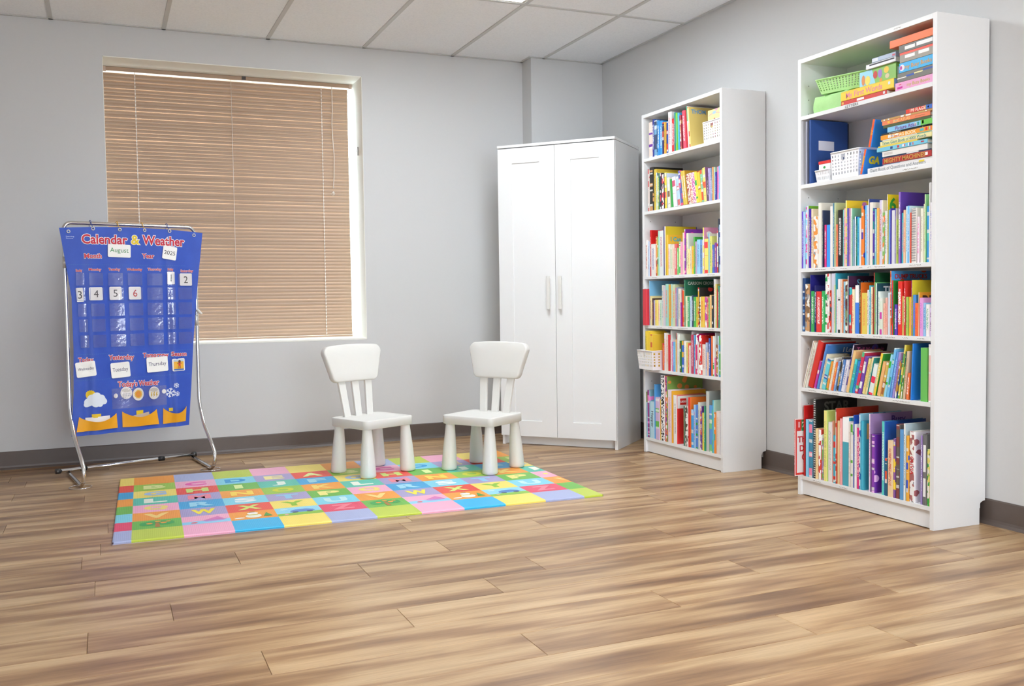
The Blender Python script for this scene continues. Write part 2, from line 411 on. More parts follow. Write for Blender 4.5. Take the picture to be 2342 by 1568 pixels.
LL = {'b': [(0, .13, .03), (1, -.27, .075), (2, .25, .075), (2, .17, .03), (2, .10, .04), (2, .0, .02), (2, -.05, .02), (2, -.11, .06), (2, -.30, .06), (3, .22, .09), (3, .0, .045), (3, -.10, .05), (3, -.17, .05), (3, -.25, .03), (3, -.33, .035),
            (4, .30, .05), (4, .22, .04), (4, .15, .04), (4, .07, .03), (4, -.02, .04), (4, -.10, .04), (4, -.23, .09), (5, .27, .05), (5, .10, .05)],
      's': [(0, .09, .08), (2, .27, .05), (2, .08, .03), (2, -.02, .05), (2, -.16, .03), (2, -.30, .07), (3, .33, .03), (3, .22, .06), (3, .1, .04), (3, .0, .05), (3, -.05, .05), (3, -.30, .05), (4, .34, .06), (4, -.03, .06)]}
for key, case in (('b', case_b), ('s', case_s)):
    for si, yl, ln in LL[key]:
        if key == 'b' and si == 0: continue
        obj('shelf_label', MB().box(-.0003, 0, -ln/2, ln/2, -.004, .004), LABELM, case, (-.28-.0002, yl, SHELF_Z[si]-.009))
vs, fs, x0, x1, y0, y1 = text2d('LETTERS', .01)
k = .078/(x1-x0)
q = MB().add([(-.0004, -(p[0]-x0)*k+.039, (p[1]-(y0+y1)/2)*k*.75) for p in vs], fs)
obj('shelf_label', q, mat('label_ink', hx('6a6866'), .6), case_b, (-.2802, .055, 1.749))
obj('shelf_label', MB().box(-.0003, 0, -.018, .018, -.004, .004), LABELM, case_b, (-.2802, -.20, 2.009))

# ------------------------------------------------------------------ wardrobe
WR = thing('wardrobe', 'white two-door wardrobe set diagonally across the corner', 'wardrobe', (-.9397, -.4731, 0), (0, 0, -.8327))
ww, wdp, wh = .781, .505, 1.908
# local x along the front, y into the wardrobe
for x in (0, ww-.018):
    obj('side_panel', MB().box(x, x+.018, .018, wdp-.006, 0, wh-.018), WHITE, WR, bevel=.001)
obj('top_panel', MB().box(-.002, ww+.002, -.002, wdp-.002, wh-.0165, wh), WHITE, WR, bevel=.001)
obj('bottom_panel', MB().box(.018, ww-.018, .022, wdp-.006, .06, .076), WHITE, WR)
obj('back_panel', MB().box(.018, ww-.018, wdp-.012, wdp-.006, .02, wh-.018), WHITE, WR)
obj('plinth', MB().box(.018, ww-.018, .055, .070, .002, .06), WHITE, WR)
def door(x0, x1, px0, px1, hxx, name):
    z0, z1, pz0, pz1 = .060, 1.886, .159, 1.791
    q = MB(); dep = .0065; sl = .0015; y0, y1 = -.001, .017
    O_ = [(x0, z0), (x1, z0), (x1, z1), (x0, z1)]; I_ = [(px0, pz0), (px1, pz0), (px1, pz1), (px0, pz1)]
    J_ = [(px0+sl, pz0+sl), (px1-sl, pz0+sl), (px1-sl, pz1-sl), (px0+sl, pz1-sl)]
    vs = [(a, y0, c) for a, c in O_] + [(a, y0, c) for a, c in I_] + [(a, y0+dep, c) for a, c in J_] + [(a, y1, c) for a, c in O_]
    fs = [(8, 9, 10, 11), (15, 14, 13, 12)]
    for i in range(4):
        j = (i+1) % 4; fs += [(i, j, 4+j, 4+i), (4+i, 4+j, 8+j, 8+i), (12+i, 12+j, j, i)]
    q.add(vs, fs)
    d = obj('door', q, WHITE, WR)
    hm = MB().box(hxx-.0105, hxx+.0105, -.030, -.020, .868, 1.075)
    hm.box(hxx-.0055, hxx+.0055, -.020, -.001, .880, .893).box(hxx-.0055, hxx+.0055, -.020, -.001, 1.050, 1.063)
    hd = obj('handle', hm, PLASTIC, d, bevel=.0015)
    hd['label'] = 'white bar handle'
door(.0015, .3885, .100, .287, .349, 'a'); door(.3915, .7795, .496, .682, .427, 'b')
# ------------------------------------------------------------------ children's chairs
def chair(label, x, y, face, z0):
    """face: heading (radians) the sitter looks to; local -y is forward"""
    rz = face + PI/2
    root = thing('toddler_chair', label, 'chair', (x, y, z0), (0, 0, rz), group="white toddler chairs on the alphabet mat")
    sw, sd, st = .335, .305, .300
    poly = rrect(sw, sd, .028, 5)
    q = MB(); n = len(poly)
    def ring(s, z): return [(p*s if False else p-math.copysign(min(abs(p), s), p), r-math.copysign(min(abs(r), s), r), z) for p, r in poly]
    rings = [ring(.006, .252), ring(0, .256), ring(0, st-.004), ring(.0012, st-.001), ring(.004, st), ring(.012, st-.0003), ring(.018, st-.003)]
    vs = [p for r in rings for p in r]; fs = []
    for i in range(len(rings)-1):
        for k in range(n):
            k2 = (k+1) % n; fs.append((i*n+k, i*n+k2, (i+1)*n+k2, (i+1)*n+k))
    fs += [tuple(range(n-1, -1, -1)), tuple((len(rings)-1)*n+k for k in range(n))]
    q.add(vs, fs, 0, True); o = obj('seat', q, PLASTIC, root)
    o.data.polygons[-1].use_smooth = False; o.data.polygons[-2].use_smooth = False
    prof = [(.034, 0), (.0405, .004), (.0425, .012), (.0415, .022), (.036, .12), (.0245, .252), (.0245, .258)]
    for sx_ in (-1, 1):
        for sy_ in (-1, 1):
            m_ = MB().lathe(prof, 24)
            # the foot stands a little further out than the socket
            fx, fy, tx, ty = sx_*.137, sy_*.127, sx_*.131, sy_*.118
            m_.v = [(a+fx+(tx-fx)*c/.258, b_+fy+(ty-fy)*c/.258, c) for a, b_, c in m_.v]
            obj('leg', m_, PLASTIC, root)
    tilt = math.radians(9)
    y0, zb = .125, .285
    def bk(u, v, t):   # point on the leaning back: u across, v up along it, t thickness towards the front
        cur = .06*u*u
        return (u, y0 + v*math.sin(tilt) - t*math.cos(tilt) - cur*1.2, zb + v*math.cos(tilt) + t*math.sin(tilt))
    for u in (-.076, 0, .076):
        m_ = MB(); w0, w1 = .021, .023
        m_.add([bk(u*1.0-w0, 0, 0), bk(u+w0, 0, 0), bk(u*1.22+w1, .21, 0), bk(u*1.22-w1, .21, 0),
                bk(u-w0, 0, .017), bk(u+w0, 0, .017), bk(u*1.22+w1, .21, .017), bk(u*1.22-w1, .21, .017)],
               [(0, 3, 2, 1), (4, 5, 6, 7), (0, 1, 5, 4), (1, 2, 6, 5), (2, 3, 7, 6), (3, 0, 4, 7)])
        obj('splat', m_, PLASTIC, root, bevel=.003)
    # backrest: wide rounded trapezoid, slightly crowned
    out = []
    for qx, qy, a0 in ((1, 1, 0), (-1, 1, 90), (-1, -1, 180), (1, -1, 270)):
        r = .036
        hw_ = .195 if qy > 0 else .158
        for k in range(7):
            a = math.radians(a0+90*k/6)
            out.append([qx*(hw_-r)+r*math.cos(a), .2975+qy*(.0975-r)+r*math.sin(a)])
    def crowned(p, q_): return q_ + (.010*(1-(p/.195)**2) if q_ > .3 else 0)
    full = []
    for i in range(len(out)):
        a, c_ = out[i], out[(i+1) % len(out)]; L = math.dist(a, c_); n_ = max(1, int(L/.03))
        for k in range(n_): full.append((a[0]+(c_[0]-a[0])*k/n_, a[1]+(c_[1]-a[1])*k/n_))
    m_ = MB(); n = len(full); rings = []
    for ins, t in ((.010, -.010), (.003, -.008), (0, -.003), (0, .024), (.003, .029), (.010, .031)):
        r_ = []
        for p, q_ in full:
            cx_, cy_ = 0, .2975; l = math.hypot(p, q_-cy_)
            f_ = 1-ins/max(l, .05)
            p2, q2 = p*f_, cy_+(q_-cy_)*f_
            r_.append(bk(p2, crowned(p2, q2), t))
        rings.append(r_)
    vs = [p for r in rings for p in r]; fs = []
    for i in range(len(rings)-1):
        for k in range(n):
            k2 = (k+1) % n; fs.append((i*n+k, i*n+k2, (i+1)*n+k2, (i+1)*n+k))
    m_.add(vs, fs, 0, True)
    # front and back skins in strips so they follow the curve
    for base, t, fl in ((len(rings)-1, .031, False), (0, -.010, True)):
        cidx = len(m_.v); m_.v.append(bk(0, .2975, t))
        half = []
        for k in range(n):
            p, q_ = full[k]; m_.v.append(bk(p*.5, .2975+(q_-.2975)*.5, t))
        for k in range(n):
            k2 = (k+1) % n
            a, b_, c_, d_ = base*n+k, base*n+k2, cidx+1+k2, cidx+1+k
            m_.f.append((a, b_, c_, d_) if not fl else (d_, c_, b_, a)); m_.m.append(0); m_.s.append(True)
            m_.f.append((cidx+1+k, cidx+1+k2, cidx) if not fl else (cidx, cidx+1+k2, cidx+1+k)); m_.m.append(0); m_.s.append(True)
    obj('backrest', m_, PLASTIC, root)
    return root
MATZ = .012
chair('white plastic toddler chair turned towards the bookcases, closer to the window', -1.957, -1.105, math.atan2(-.91, .41), MATZ+.0009)
chair('white plastic toddler chair turned towards the calendar, closer to the wardrobe', -1.390, -1.295, math.atan2(-.54, -.84), MATZ+.0009)

# ------------------------------------------------------------------ alphabet play mat
mc = dict(y='f6df6e', o='f4a03c', L='a9b3da', l='bfd04a', p='f5b0cb', r='ea4f42', b='35a5dc', g='6dba4c', c='7fd2e8', t='56c3ae', z='e4476a', G='9bc84a', v='a99fcc', B='2fb4e8', s='8fd6ee')
MATM = {}
for k, v in mc.items():
    m, nt, b = nodes('mat_'+k+('_' if k.isupper() else '')); MATM[k] = m
    tc = N(nt, 'ShaderNodeTexCoord'); wv = N(nt, 'ShaderNodeTexWave'); wv.inputs['Scale'].default_value = 42; wv.bands_direction = 'X'
    nt.links.new(tc.outputs['Object'], wv.inputs[0])
    b.inputs['Base Color'].default_value = (*hx(v), 1); b.inputs['Roughness'].default_value = .38; bump(nt, b, wv.outputs[1], .25, .0012)
EDGE = mat('mat_edge', hx('d9c8d8'), .5)
# columns repeat A B C D E; rows from the window side to the near side
colA, colB, colC, colD, colE = 'yrbogczL', 'oGytpogl', 'LprvbvpP', 'lcgocroB', 'pvtGvysY'
colC = 'Lprvbvpp'; colE = 'pvtGvysy'
seq = [colA, colB, colC, colD, colE]*2 + [colA, colB]
lets = {'A': ' AFKPUZ ', 'B': ' BGLQV  ', 'C': ' CHMRW  ', 'D': ' DINSX  ', 'E': ' EJOTY  '}
bx_ = [0, .065] + [.065+.1968*i for i in range(1, 11)] + [2.128]
by_ = [1.428, 1.205, 1.025, .850, .675, .505, .335, .175, 0]
mat_root = thing('play_mat', 'foam alphabet play mat printed with coloured squares, lying on the wooden floor', 'mat', (-3.2686, -2.1235, 0), (0, 0, -.0344))
keys = list(mc)
mm = MB(); r_ = .006
for i in range(len(bx_)-1):
    for j in range(8):
        mm.add([(bx_[i], by_[j+1], MATZ), (bx_[i+1], by_[j+1], MATZ), (bx_[i+1], by_[j], MATZ), (bx_[i], by_[j], MATZ)], [(0, 1, 2, 3)], keys.index(seq[i][j]))
        # rounded rims carry the colour of their square
        x0, x1, y0, y1 = bx_[i], bx_[i+1], by_[j+1], by_[j]; k = keys.index(seq[i][j])
        pr = [(0, MATZ), (.003, MATZ-.0012), (.005, MATZ-.004), (.005, .002)]
        for a in range(3):
            (d0, za), (d1, zb_) = pr[a], pr[a+1]
            if j == 7: mm.add([(x0, y0-d0, za), (x0, y0-d1, zb_), (x1, y0-d1, zb_), (x1, y0-d0, za)], [(0, 1, 2, 3)], k, True)
            if j == 0: mm.add([(x0, y1+d0, za), (x1, y1+d0, za), (x1, y1+d1, zb_), (x0, y1+d1, zb_)], [(0, 1, 2, 3)], k, True)
            if i == 0: mm.add([(x0-d0, y0, za), (x0-d0, y1, za), (x0-d1, y1, zb_), (x0-d1, y0, zb_)], [(0, 1, 2, 3)], k, True)
            if i == len(bx_)-2: mm.add([(x1+d0, y0, za), (x1+d1, y0, zb_), (x1+d1, y1, zb_), (x1+d0, y1, za)], [(0, 1, 2, 3)], k, True)
mm.box(-.004, 2.132, -.004, 1.432, .0002, .0025, len(keys))
obj('foam_sheet', mm, [MATM[k] for k in keys]+[EDGE], mat_root)
LC = dict(A='d9e69a', F='9fd4e4', K='f6d873', P='f3e88c', U='c6e8ee', Z='f2889a', B='e2ea9c', G='a4c2e8', L='eef2e2', Q='f4e27a', V='f8d684', C='e85fb2', H='c9df7a', M='f18a9c', R='9fd8ee', W='f6e43e',
          D='2f9fdc', I='dff0a0', N='fbdc5c', S='eef4f4', X='d6e67c', E='f4e9a0', J='e6f2e6', O='d8d83c', T='8fc8e8', Y='8fc23c')
inkc = {}
def ink(c):
    if c not in inkc: inkc[c] = mat('ink_'+c, hx(c), .45)
    return inkc[c]
def flat(poly, z=MATZ+.0006): return [(p, q, z) for p, q in poly]
def disc(cx, cy, rx, ry, n=16): return [(cx+rx*math.cos(2*PI*k/n), cy+ry*math.sin(2*PI*k/n)) for k in range(n)]
def printed(name, shapes, z0=MATZ+.0005):
    mb_ = MB(); ms = []
    for k, (poly, c) in enumerate(shapes):
        if ink(c) not in ms: ms.append(ink(c))
        mb_.add([(p, q, z0+.00012*k) for p, q in poly], [tuple(range(len(poly)))], ms.index(ink(c)))
    return obj(name, mb_, ms, mat_root)
def clipx(vs, fs, lo, hi):
    keep = [f for f in fs if all(lo <= vs[i][0] <= hi for i in f)]
    return keep
for i in range(len(bx_)-1):
    L = 'ABCDE'[i % 5]
    for j in range(8):
        ch = lets[L][j]; x0, x1, y0, y1 = bx_[i], bx_[i+1], by_[j+1], by_[j]
        if i == 0: x0 = x1-.1968
        if i == len(bx_)-2: x1 = x0+.1968
        cx_, cy_ = (x0+x1)/2, (y0+y1)/2
        lo, hi = bx_[i]-.001, bx_[i+1]+.001
        if ch != ' ':
            vs, fs, a0, a1, b0, b1 = text2d(ch, .052)
            kx, ky = min(.105/(a1-a0), .20), .098/(b1-b0)
            pts = [(cx_+(p-(a0+a1)/2)*kx, cy_+(q-(b0+b1)/2)*ky) for p, q in vs]
            ff = clipx(pts, fs, lo, hi) if i in (0, len(bx_)-2) else fs
            if ff: obj('letter_print', MB().add([(p, q, MATZ+.0006) for p, q in pts], ff), ink(LC[ch]), mat_root)
        elif j == 6 and 0 < i < len(bx_)-2:
            w, h = x1-x0, y1-y0
            if L == 'B': printed('tree_print', [(disc(cx_, cy_+.02, .07, .035), '3ea457'), (disc(cx_-.035, cy_+.0, .035, .028), '3ea457'), (disc(cx_+.035, cy_+.0, .035, .028), '3ea457'),
                    ([(cx_-.008, cy_-.065), (cx_+.012, cy_-.065), (cx_+.008, cy_+.02), (cx_-.006, cy_+.02)], 'b07a3c'), (disc(cx_-.03, cy_+.012, .013, .013), 'f2a33c'), (disc(cx_+.026, cy_+.01, .013, .013), 'f2a33c'), (disc(cx_+.004, cy_+.04, .013, .011), 'f2a33c'), (disc(cx_+.045, cy_+.03, .01, .01), 'f2a33c')])
            if L == 'C': printed('sea_print', [([(x0, y0), (x1, y0), (x1, y0+.06), (x0, y0+.05)], '8fd0ee'), ([(cx_-.02, y0+.055), (cx_+.085, y0+.06), (cx_+.07, y0+.035), (cx_, y0+.03)], 'b48fd0'),
                    ([(cx_-.01, y0+.06), (cx_+.05, y0+.12), (cx_+.075, y0+.066)], 'd878b8'), (disc(cx_-.05, y0+.025, .014, .012), 'e85a62')])
            if L == 'D': printed('snowman_print', [(disc(cx_-.06, cy_-.045, .022, .010), 'f4f2ee'), (disc(cx_, cy_-.022, .034, .036), 'eef0e2'), (disc(cx_, cy_+.028, .024, .024), 'f6f4ee'),
                    ([(cx_-.014, cy_+.048), (cx_+.014, cy_+.048), (cx_+.010, cy_+.060), (cx_-.010, cy_+.060)], '7a3f2c'), ([(cx_-.028, cy_+.006), (cx_+.028, cy_+.006), (cx_+.02, cy_-.006), (cx_-.02, cy_-.006)], 'd8c83c'),
                    ([(cx_+.04, cy_-.045), (cx_+.078, cy_-.045), (cx_+.058, cy_+.03)], '4a9a4e')])
            if L == 'E': printed('car_print', [([(x0, y0), (x1, y0), (x1, y0+.055), (x0, y0+.04)], '8fc24a'), ([(cx_-.04, cy_-.02), (cx_+.07, cy_-.02), (cx_+.065, cy_+.01), (cx_+.035, cy_+.03), (cx_-.01, cy_+.03), (cx_-.035, cy_+.008)], '5a86c8'),
                    (disc(cx_-.018, cy_-.024, .014, .014), '4a5a78'), (disc(cx_+.045, cy_-.024, .014, .014), '4a5a78'), (disc(cx_-.06, cy_+.04, .018, .009), 'dff2f6'), (disc(cx_-.06, cy_-.06, .01, .008), 'f2a6b8')])

# ------------------------------------------------------------------ chart stand
ST = thing('chart_stand', 'chrome tube stand on the floor holding the blue calendar chart', 'stand', (-3.07, -.705, 0), (0, 0, math.radians(19)))
def arc(c, r, a0, a1, n, fn): return [fn(c[0]+r*math.cos(math.radians(a0+(a1-a0)*k/n)), c[1]+r*math.sin(math.radians(a0+(a1-a0)*k/n))) for k in range(n+1)]
R = .0105
for s, xo, xu in ((-1, -.352, -.338), (1, .350, .368)):
    # floor runner, forward bend, sloping rise, upright
    yb = .455; xb = (-.280 if s < 0 else .430)
    pts = [(xb, yb, R+.002)] + [(xb+(xo-xb)*k/6, yb-(yb-.03)*k/6, R+.002) for k in range(1, 7)]
    prof = []   # (y, z) side view of the bend
    for k in range(1, 11):
        a = math.radians(-90-120*k/10); prof.append((.03+.062*math.cos(a)*.75, .0745+.062*math.sin(a)))
    prof += [(.045, .165), (.110, .225)]
    for k in range(1, 6):
        a = k/6; prof.append((.11+.09*a, .225+.095*a+.05*a*a))
    prof += [(.2, .40), (.2, .80), (.2, 1.20), (.2, 1.318)]
    z_last = prof[-1][1]
    pts += [(xo+(xu-xo)*max(0, min(1, z/.35)), y, z) for y, z in prof]
    obj('leg', MB().tube(pts, R, 10), CHROME, ST)
top = [(-.338, .2, 1.318)] + arc((-.298, 1.328), .040, 180, 90, 6, lambda a, b_: (a, .2, b_)) + arc((.328, 1.328), .040, 90, 0, 6, lambda a, b_: (a, .2, b_)) + [(.368, .2, 1.318)]
obj('top_rail', MB().tube(top, R, 10), CHROME, ST)
xb0, xb1 = -.305, .435
obj('rear_bar', MB().tube([(xb0-.025, .455, .0125+.016), (xb1, .455, .0125+.016)], R*.95, 10), CHROME, ST)
for x in (-.20, .24): obj('clamp', MB().tube([(x-.016, .455, .0285), (x+.016, .455, .0285)], R*1.35, 10), BLACKP, ST)
for x in (-.335, .438): obj('end_cap', MB().tube([(x-.012, .455, .0285), (x+.012, .455, .0285)], R*1.4, 10), mat('dark_metal', hx('5c5a58'), .35, .8), ST)
for x, z in ((-.337, 1.16), (.364, .84)): obj('sleeve', MB().tube([(x, .2, z-.03), (x, .2, z+.03)], R*1.18, 10), mat('sleeve', hx('cfccc8'), .35, .5), ST)
obj('knob', MB().tube([(.366, .19, .90), (.388, .175, .875)], [.010, .006], 8), PLASTIC, ST)
tape = MB().tube([(.366+.014*math.cos(k), .2+.014*math.sin(k), .893+.02*k/8) for k in range(9)], .003, 6)
for x, wl in ((-.352, 'farther from the play mat'), (.350, 'beside the play mat')):
    ring = [(x+.055*math.cos(2*PI*k/28)-(.0), .03+.055*math.sin(2*PI*k/28), .0035) for k in range(26)]
    tag(obj('wire_ring', MB().tube(ring, .0022, 6), CHROME, None, (-3.07, -.705, 0), (0, 0, math.radians(19))),
        'thin open wire ring around the chrome stand foot '+wl, 'ring', 'wire rings around the chart stand feet')

# ------------------------------------------------------------------ blue pocket chart
EL = [(-.372, 1.336), (-.342, 1.136), (-.320, .977), (-.320, .702), (-.326, .473), (-.345, .249)]
ER = [(.398, 1.336), (.370, 1.119), (.349, .920), (.330, .721), (.312, .473), (.289, .247)]
def edge(E, z):
    for (a, za), (c_, zc) in zip(E, E[1:]):
        if z >= zc or (c_, zc) == E[-1]: return a+(c_-a)*(za-z)/(za-zc)
def fold(x, z):
    A = .0030+.0095*max(0, min(1, (1.30-z)/.45))
    g = lambda m_, s_: math.exp(-((x-m_)/s_)**2)
    f_ = A*(math.cos(2*PI*(x+.01)/.215)*.8) - 1.1*A*g(.185, .020) - .8*A*g(-.262, .022) + .5*A*math.sin(2*PI*(x*3.1+z*1.7))*.25
    return f_
YC = .160
def sag(x): return .016*(1-((x-.013)/.385)**2)
def onchart(x, z, off=.0): return (x, YC - fold(x, z) - off, z)
CH = thing('pocket_chart', 'blue fabric pocket chart titled Calendar & Weather hanging from the chrome stand', 'calendar', (-3.07, -.705, 0), (0, 0, math.radians(19)))
m, nt, b = nodes('blue_nylon'); BLUE = m
tc = N(nt, 'ShaderNodeTexCoord'); f = noise(nt, tc.outputs['Object'], 420, 2); f2_ = noise(nt, tc.outputs['Object'], 14, 3)
nt.links.new(mixc(nt, f2_, hx('2a4cb2'), hx('365cc6')), b.inputs['Base Color']); b.inputs['Roughness'].default_value = .45
hsum = math_(nt, 'MULTIPLY_ADD', f2_, 3.0, f); bump(nt, b, hsum, .35, .002)
nx_, nz_ = 84, 70; q = MB()
for side in (0, 1):
    vs = []
    for j in range(nz_+1):
        z = 1.336 + (.248-1.336)*j/nz_
        l, r = edge(EL, z), edge(ER, z)
        for i in range(nx_+1):
            x = l+(r-l)*i/nx_
            zz = z + (sag(x)*max(0, 1-(1.336-z)/.12) if z > 1.216 else 0)
            p = onchart(x, zz, 0 if side == 0 else -.0012); vs.append(p)
    fs = []
    for j in range(nz_):
        for i in range(nx_):
            a = j*(nx_+1)+i
            fs.append((a, a+nx_+1, a+nx_+2, a+1) if side == 0 else (a, a+1, a+nx_+2, a+nx_+1))
    q.add(vs, fs, 0, True)
obj('fabric', q, BLUE, CH)
def sheet(name, pts, c, parent, off, z_sub=.012, th=0):
    """a flat outline laid on the chart: fan of small triangles that follows the folds"""
    cx_ = sum(p for p, _ in pts)/len(pts); cz_ = sum(q_ for _, q_ in pts)/len(pts)
    mb_ = MB(); R_ = 5; n = len(pts)
    vs = [onchart(cx_, cz_, off)]
    for k in range(1, R_+1):
        vs += [onchart(cx_+(p-cx_)*k/R_, cz_+(q_-cz_)*k/R_, off) for p, q_ in pts]
    fs = [(0, 1+i, 1+(i+1) % n) for i in range(n)]
    for k in range(R_-1):
        for i in range(n):
            i2 = (i+1) % n; fs.append((1+k*n+i, 1+(k+1)*n+i, 1+(k+1)*n+i2, 1+k*n+i2))
    mb_.add(vs, fs, 0, True)
    return mb_
def chart_text(s, a, c_, h, main, halo, off=.0016, parent=None, name='lettering'):
    ang = math.atan2(c_[1]-a[1], c_[0]-a[0])
    vs, fs, x0, x1, y0, y1 = text2d(s, .024)
    kx = math.dist(a, c_)/(x1-x0); ky = h/.70
    def P(p, q_, o_):
        u, v = (p-x0)*kx, q_*ky
        return onchart(a[0]+u*math.cos(ang)-v*math.sin(ang), a[1]+u*math.sin(ang)+v*math.cos(ang), o_)
    t = obj(name, MB().add([P(p, q_, off+.0009) for p, q_ in vs], fs), ink(main), parent if parent else CH)
    if halo:
        vs, fs, *_ = text2d(s, .060 if s == '&' else .070)
        obj('outline', MB().add([P(p, q_, off) for p, q_ in vs], fs), ink(halo), t)
    return t
RED, WHT = 'c8263f', 'f6f4f6'
TX = [('Calendar', (-.263, 1.26), (-.027, 1.261), .0471), ('&', (-.008, 1.262), (.04, 1.262), .0487), ('Weather', (.055, 1.263), (.29, 1.258), .0491),
  ('Month', (-.253, 1.182), (-.164, 1.184), .0249), ('Year', (.05, 1.188), (.118, 1.188), .0248), ('Sunday', (-.297, 1.111), (-.265, 1.112), .0129), ('Monday', (-.234, 1.117), (-.169, 1.117), .0130),
  ('Tuesday', (-.13, 1.119), (-.069, 1.119), .0132), ('Wednesday', (-.036, 1.119), (.048, 1.119), .0133), ('Thursday', (.079, 1.121), (.155, 1.121), .0135), ('Friday', (.191, 1.121), (.22, 1.121), .0137),
  ('Saturday', (.264, 1.113), (.338, 1.114), .0138), ('Today', (-.3, .638), (-.228, .638), .0223), ('Yesterday', (-.142, .641), (-.016, .639), .0256), ('Tomorrow', (.036, .645), (.182, .641), .0244),
  ('Season', (.196, .645), (.286, .642), .0237), ("Today's Weather", (-.099, .493), (.124, .49), .0286)]
for s, a, c_, h in TX:
    chart_text(s, a, c_, h, 'e8c92e' if s == '&' else RED, WHT)
# stitched lines
for z in (1.148, .676, .540):
    mb_ = MB()
    for i in range(60):
        x = edge(EL, z)+.012+i*.0105
        if x > edge(ER, z)-.015: break
        mb_.add([onchart(x, z-.0008, .0012), onchart(x+.0062, z-.0008, .0012), onchart(x+.0062, z+.0008, .0012), onchart(x, z+.0008, .0012)], [(0, 1, 2, 3)])
    obj('stitching', mb_, ink('3f78b8'), CH)
# clear vinyl pockets
VINYL = bpy.data.materials.new('clear_vinyl'); VINYL.use_nodes = True; nt = VINYL.node_tree; nt.nodes.clear()
o_ = N(nt, 'ShaderNodeOutputMaterial'); mx = N(nt, 'ShaderNodeMixShader'); tr = N(nt, 'ShaderNodeBsdfTransparent'); gl = N(nt, 'ShaderNodeBsdfGlossy')
tc = N(nt, 'ShaderNodeTexCoord'); nz = noise(nt, tc.outputs['Object'], 55, 3); bp = N(nt, 'ShaderNodeBump'); bp.inputs['Strength'].default_value = .6; bp.inputs['Distance'].default_value = .004
nt.links.new(nz, bp.inputs['Height']); nt.links.new(bp.outputs[0], gl.inputs['Normal'])
gl.inputs['Roughness'].default_value = .12; tr.inputs[0].default_value = (.95, .94, .96, 1); mx.inputs[0].default_value = .13
nt.links.new(tr.outputs[0], mx.inputs[1]); nt.links.new(gl.outputs[0], mx.inputs[2]); nt.links.new(mx.outputs[0], o_.inputs[0])
COLS = [(-.299, -.258), (-.235, -.163), (-.134, -.059), (-.034, .045), (.074, .156), (.185, .226), (.246, .329)]
ROWS = [(1.105, 1.039), (1.027, .96), (.943, .876), (.861, .795), (.777, .711)]
def rect_poly(x0, x1, z0, z1, n=4):
    out = []
    for k in range(n): out.append((x0+(x1-x0)*k/n, z0))
    for k in range(n): out.append((x1, z0+(z1-z0)*k/n))
    for k in range(n): out.append((x1-(x1-x0)*k/n, z1))
    for k in range(n): out.append((x0, z1-(z1-z0)*k/n))
    return out
SEAM = mat('vinyl_seam', hx('5f78c8'), .25)
for ci, (x0, x1) in enumerate(COLS):
    for ri, (z1, z0) in enumerate(ROWS):
        x0_, x1_ = x0+.006*ri*(.5-ci/7), x1+.006*ri*(.5-ci/7)
        pk = obj('clear_pocket', sheet('p', rect_poly(x0_, x1_, z0, z1), None, CH, .0070), VINYL, CH)
        e = MB()
        for (a, c_), (d_, e_) in (((x0_, z0), (x1_, z0)), ((x0_, z0), (x0_, z1)), ((x1_, z0), (x1_, z1))):
            e.tube([onchart(a+(d_-a)*k/5, c_+(e_-c_)*k/5, .0070) for k in range(6)], .0007, 5)
        obj('seam', e, SEAM, pk)
pk = obj('clear_pocket', sheet('p', rect_poly(-.135, .159, .375, .485, 8), None, CH, .0070), VINYL, CH)
# yellow storage pockets with sagging mouths
YEL = fine('yellow_nylon', hx('f0a91d'), .5, .04, 300, .2)
for pts in ([(-.306, .349), (-.113, .353), (-.109, .273), (-.321, .27)], [(-.085, .359), (.106, .355), (.117, .27), (-.085, .273)], [(.14, .358), (.274, .358), (.265, .274), (.137, .269)]):
    (ax, az), (bx2, bz), (cx2, cz), (dx, dz) = pts; mb_ = MB(); n_ = 18; vs = []
    for j in range(7):
        for i in range(n_+1):
            u = i/n_; xt, ztp = ax+(bx2-ax)*u, az+(bz-az)*u-.034*math.sin(PI*u)**.8
            xbm, zbm = dx+(cx2-dx)*u, dz+(cz-dz)*u
            v = j/6; x, z = xt+(xbm-xt)*v, ztp+(zbm-ztp)*v
            p = onchart(x, z, .0065+.016*(1-v)*math.sin(PI*u)); vs.append(p)
    fs = [(j*(n_+1)+i, (j+1)*(n_+1)+i, (j+1)*(n_+1)+i+1, j*(n_+1)+i+1) for j in range(6) for i in range(n_)]
    mb_.add(vs, fs, 0, True); obj('yellow_pocket', mb_, YEL, CH)
for x, z, w, h in ((-.221, .348, .046, .020), (.008, .346, .040, .023), (.184, .346, .022, .018)):
    obj('fastener_tape', sheet('t', rect_poly(x-w/2, x+w/2, z-h/2, z+h/2), None, CH, .0025), ink('e6c428'), CH)
for x, z in ((-.114, .446), (.146, .451)):
    obj('fastener_dot', sheet('d', disc(x, z, .011, .0125), None, CH, .0076), ink('e4e2e4'), CH)
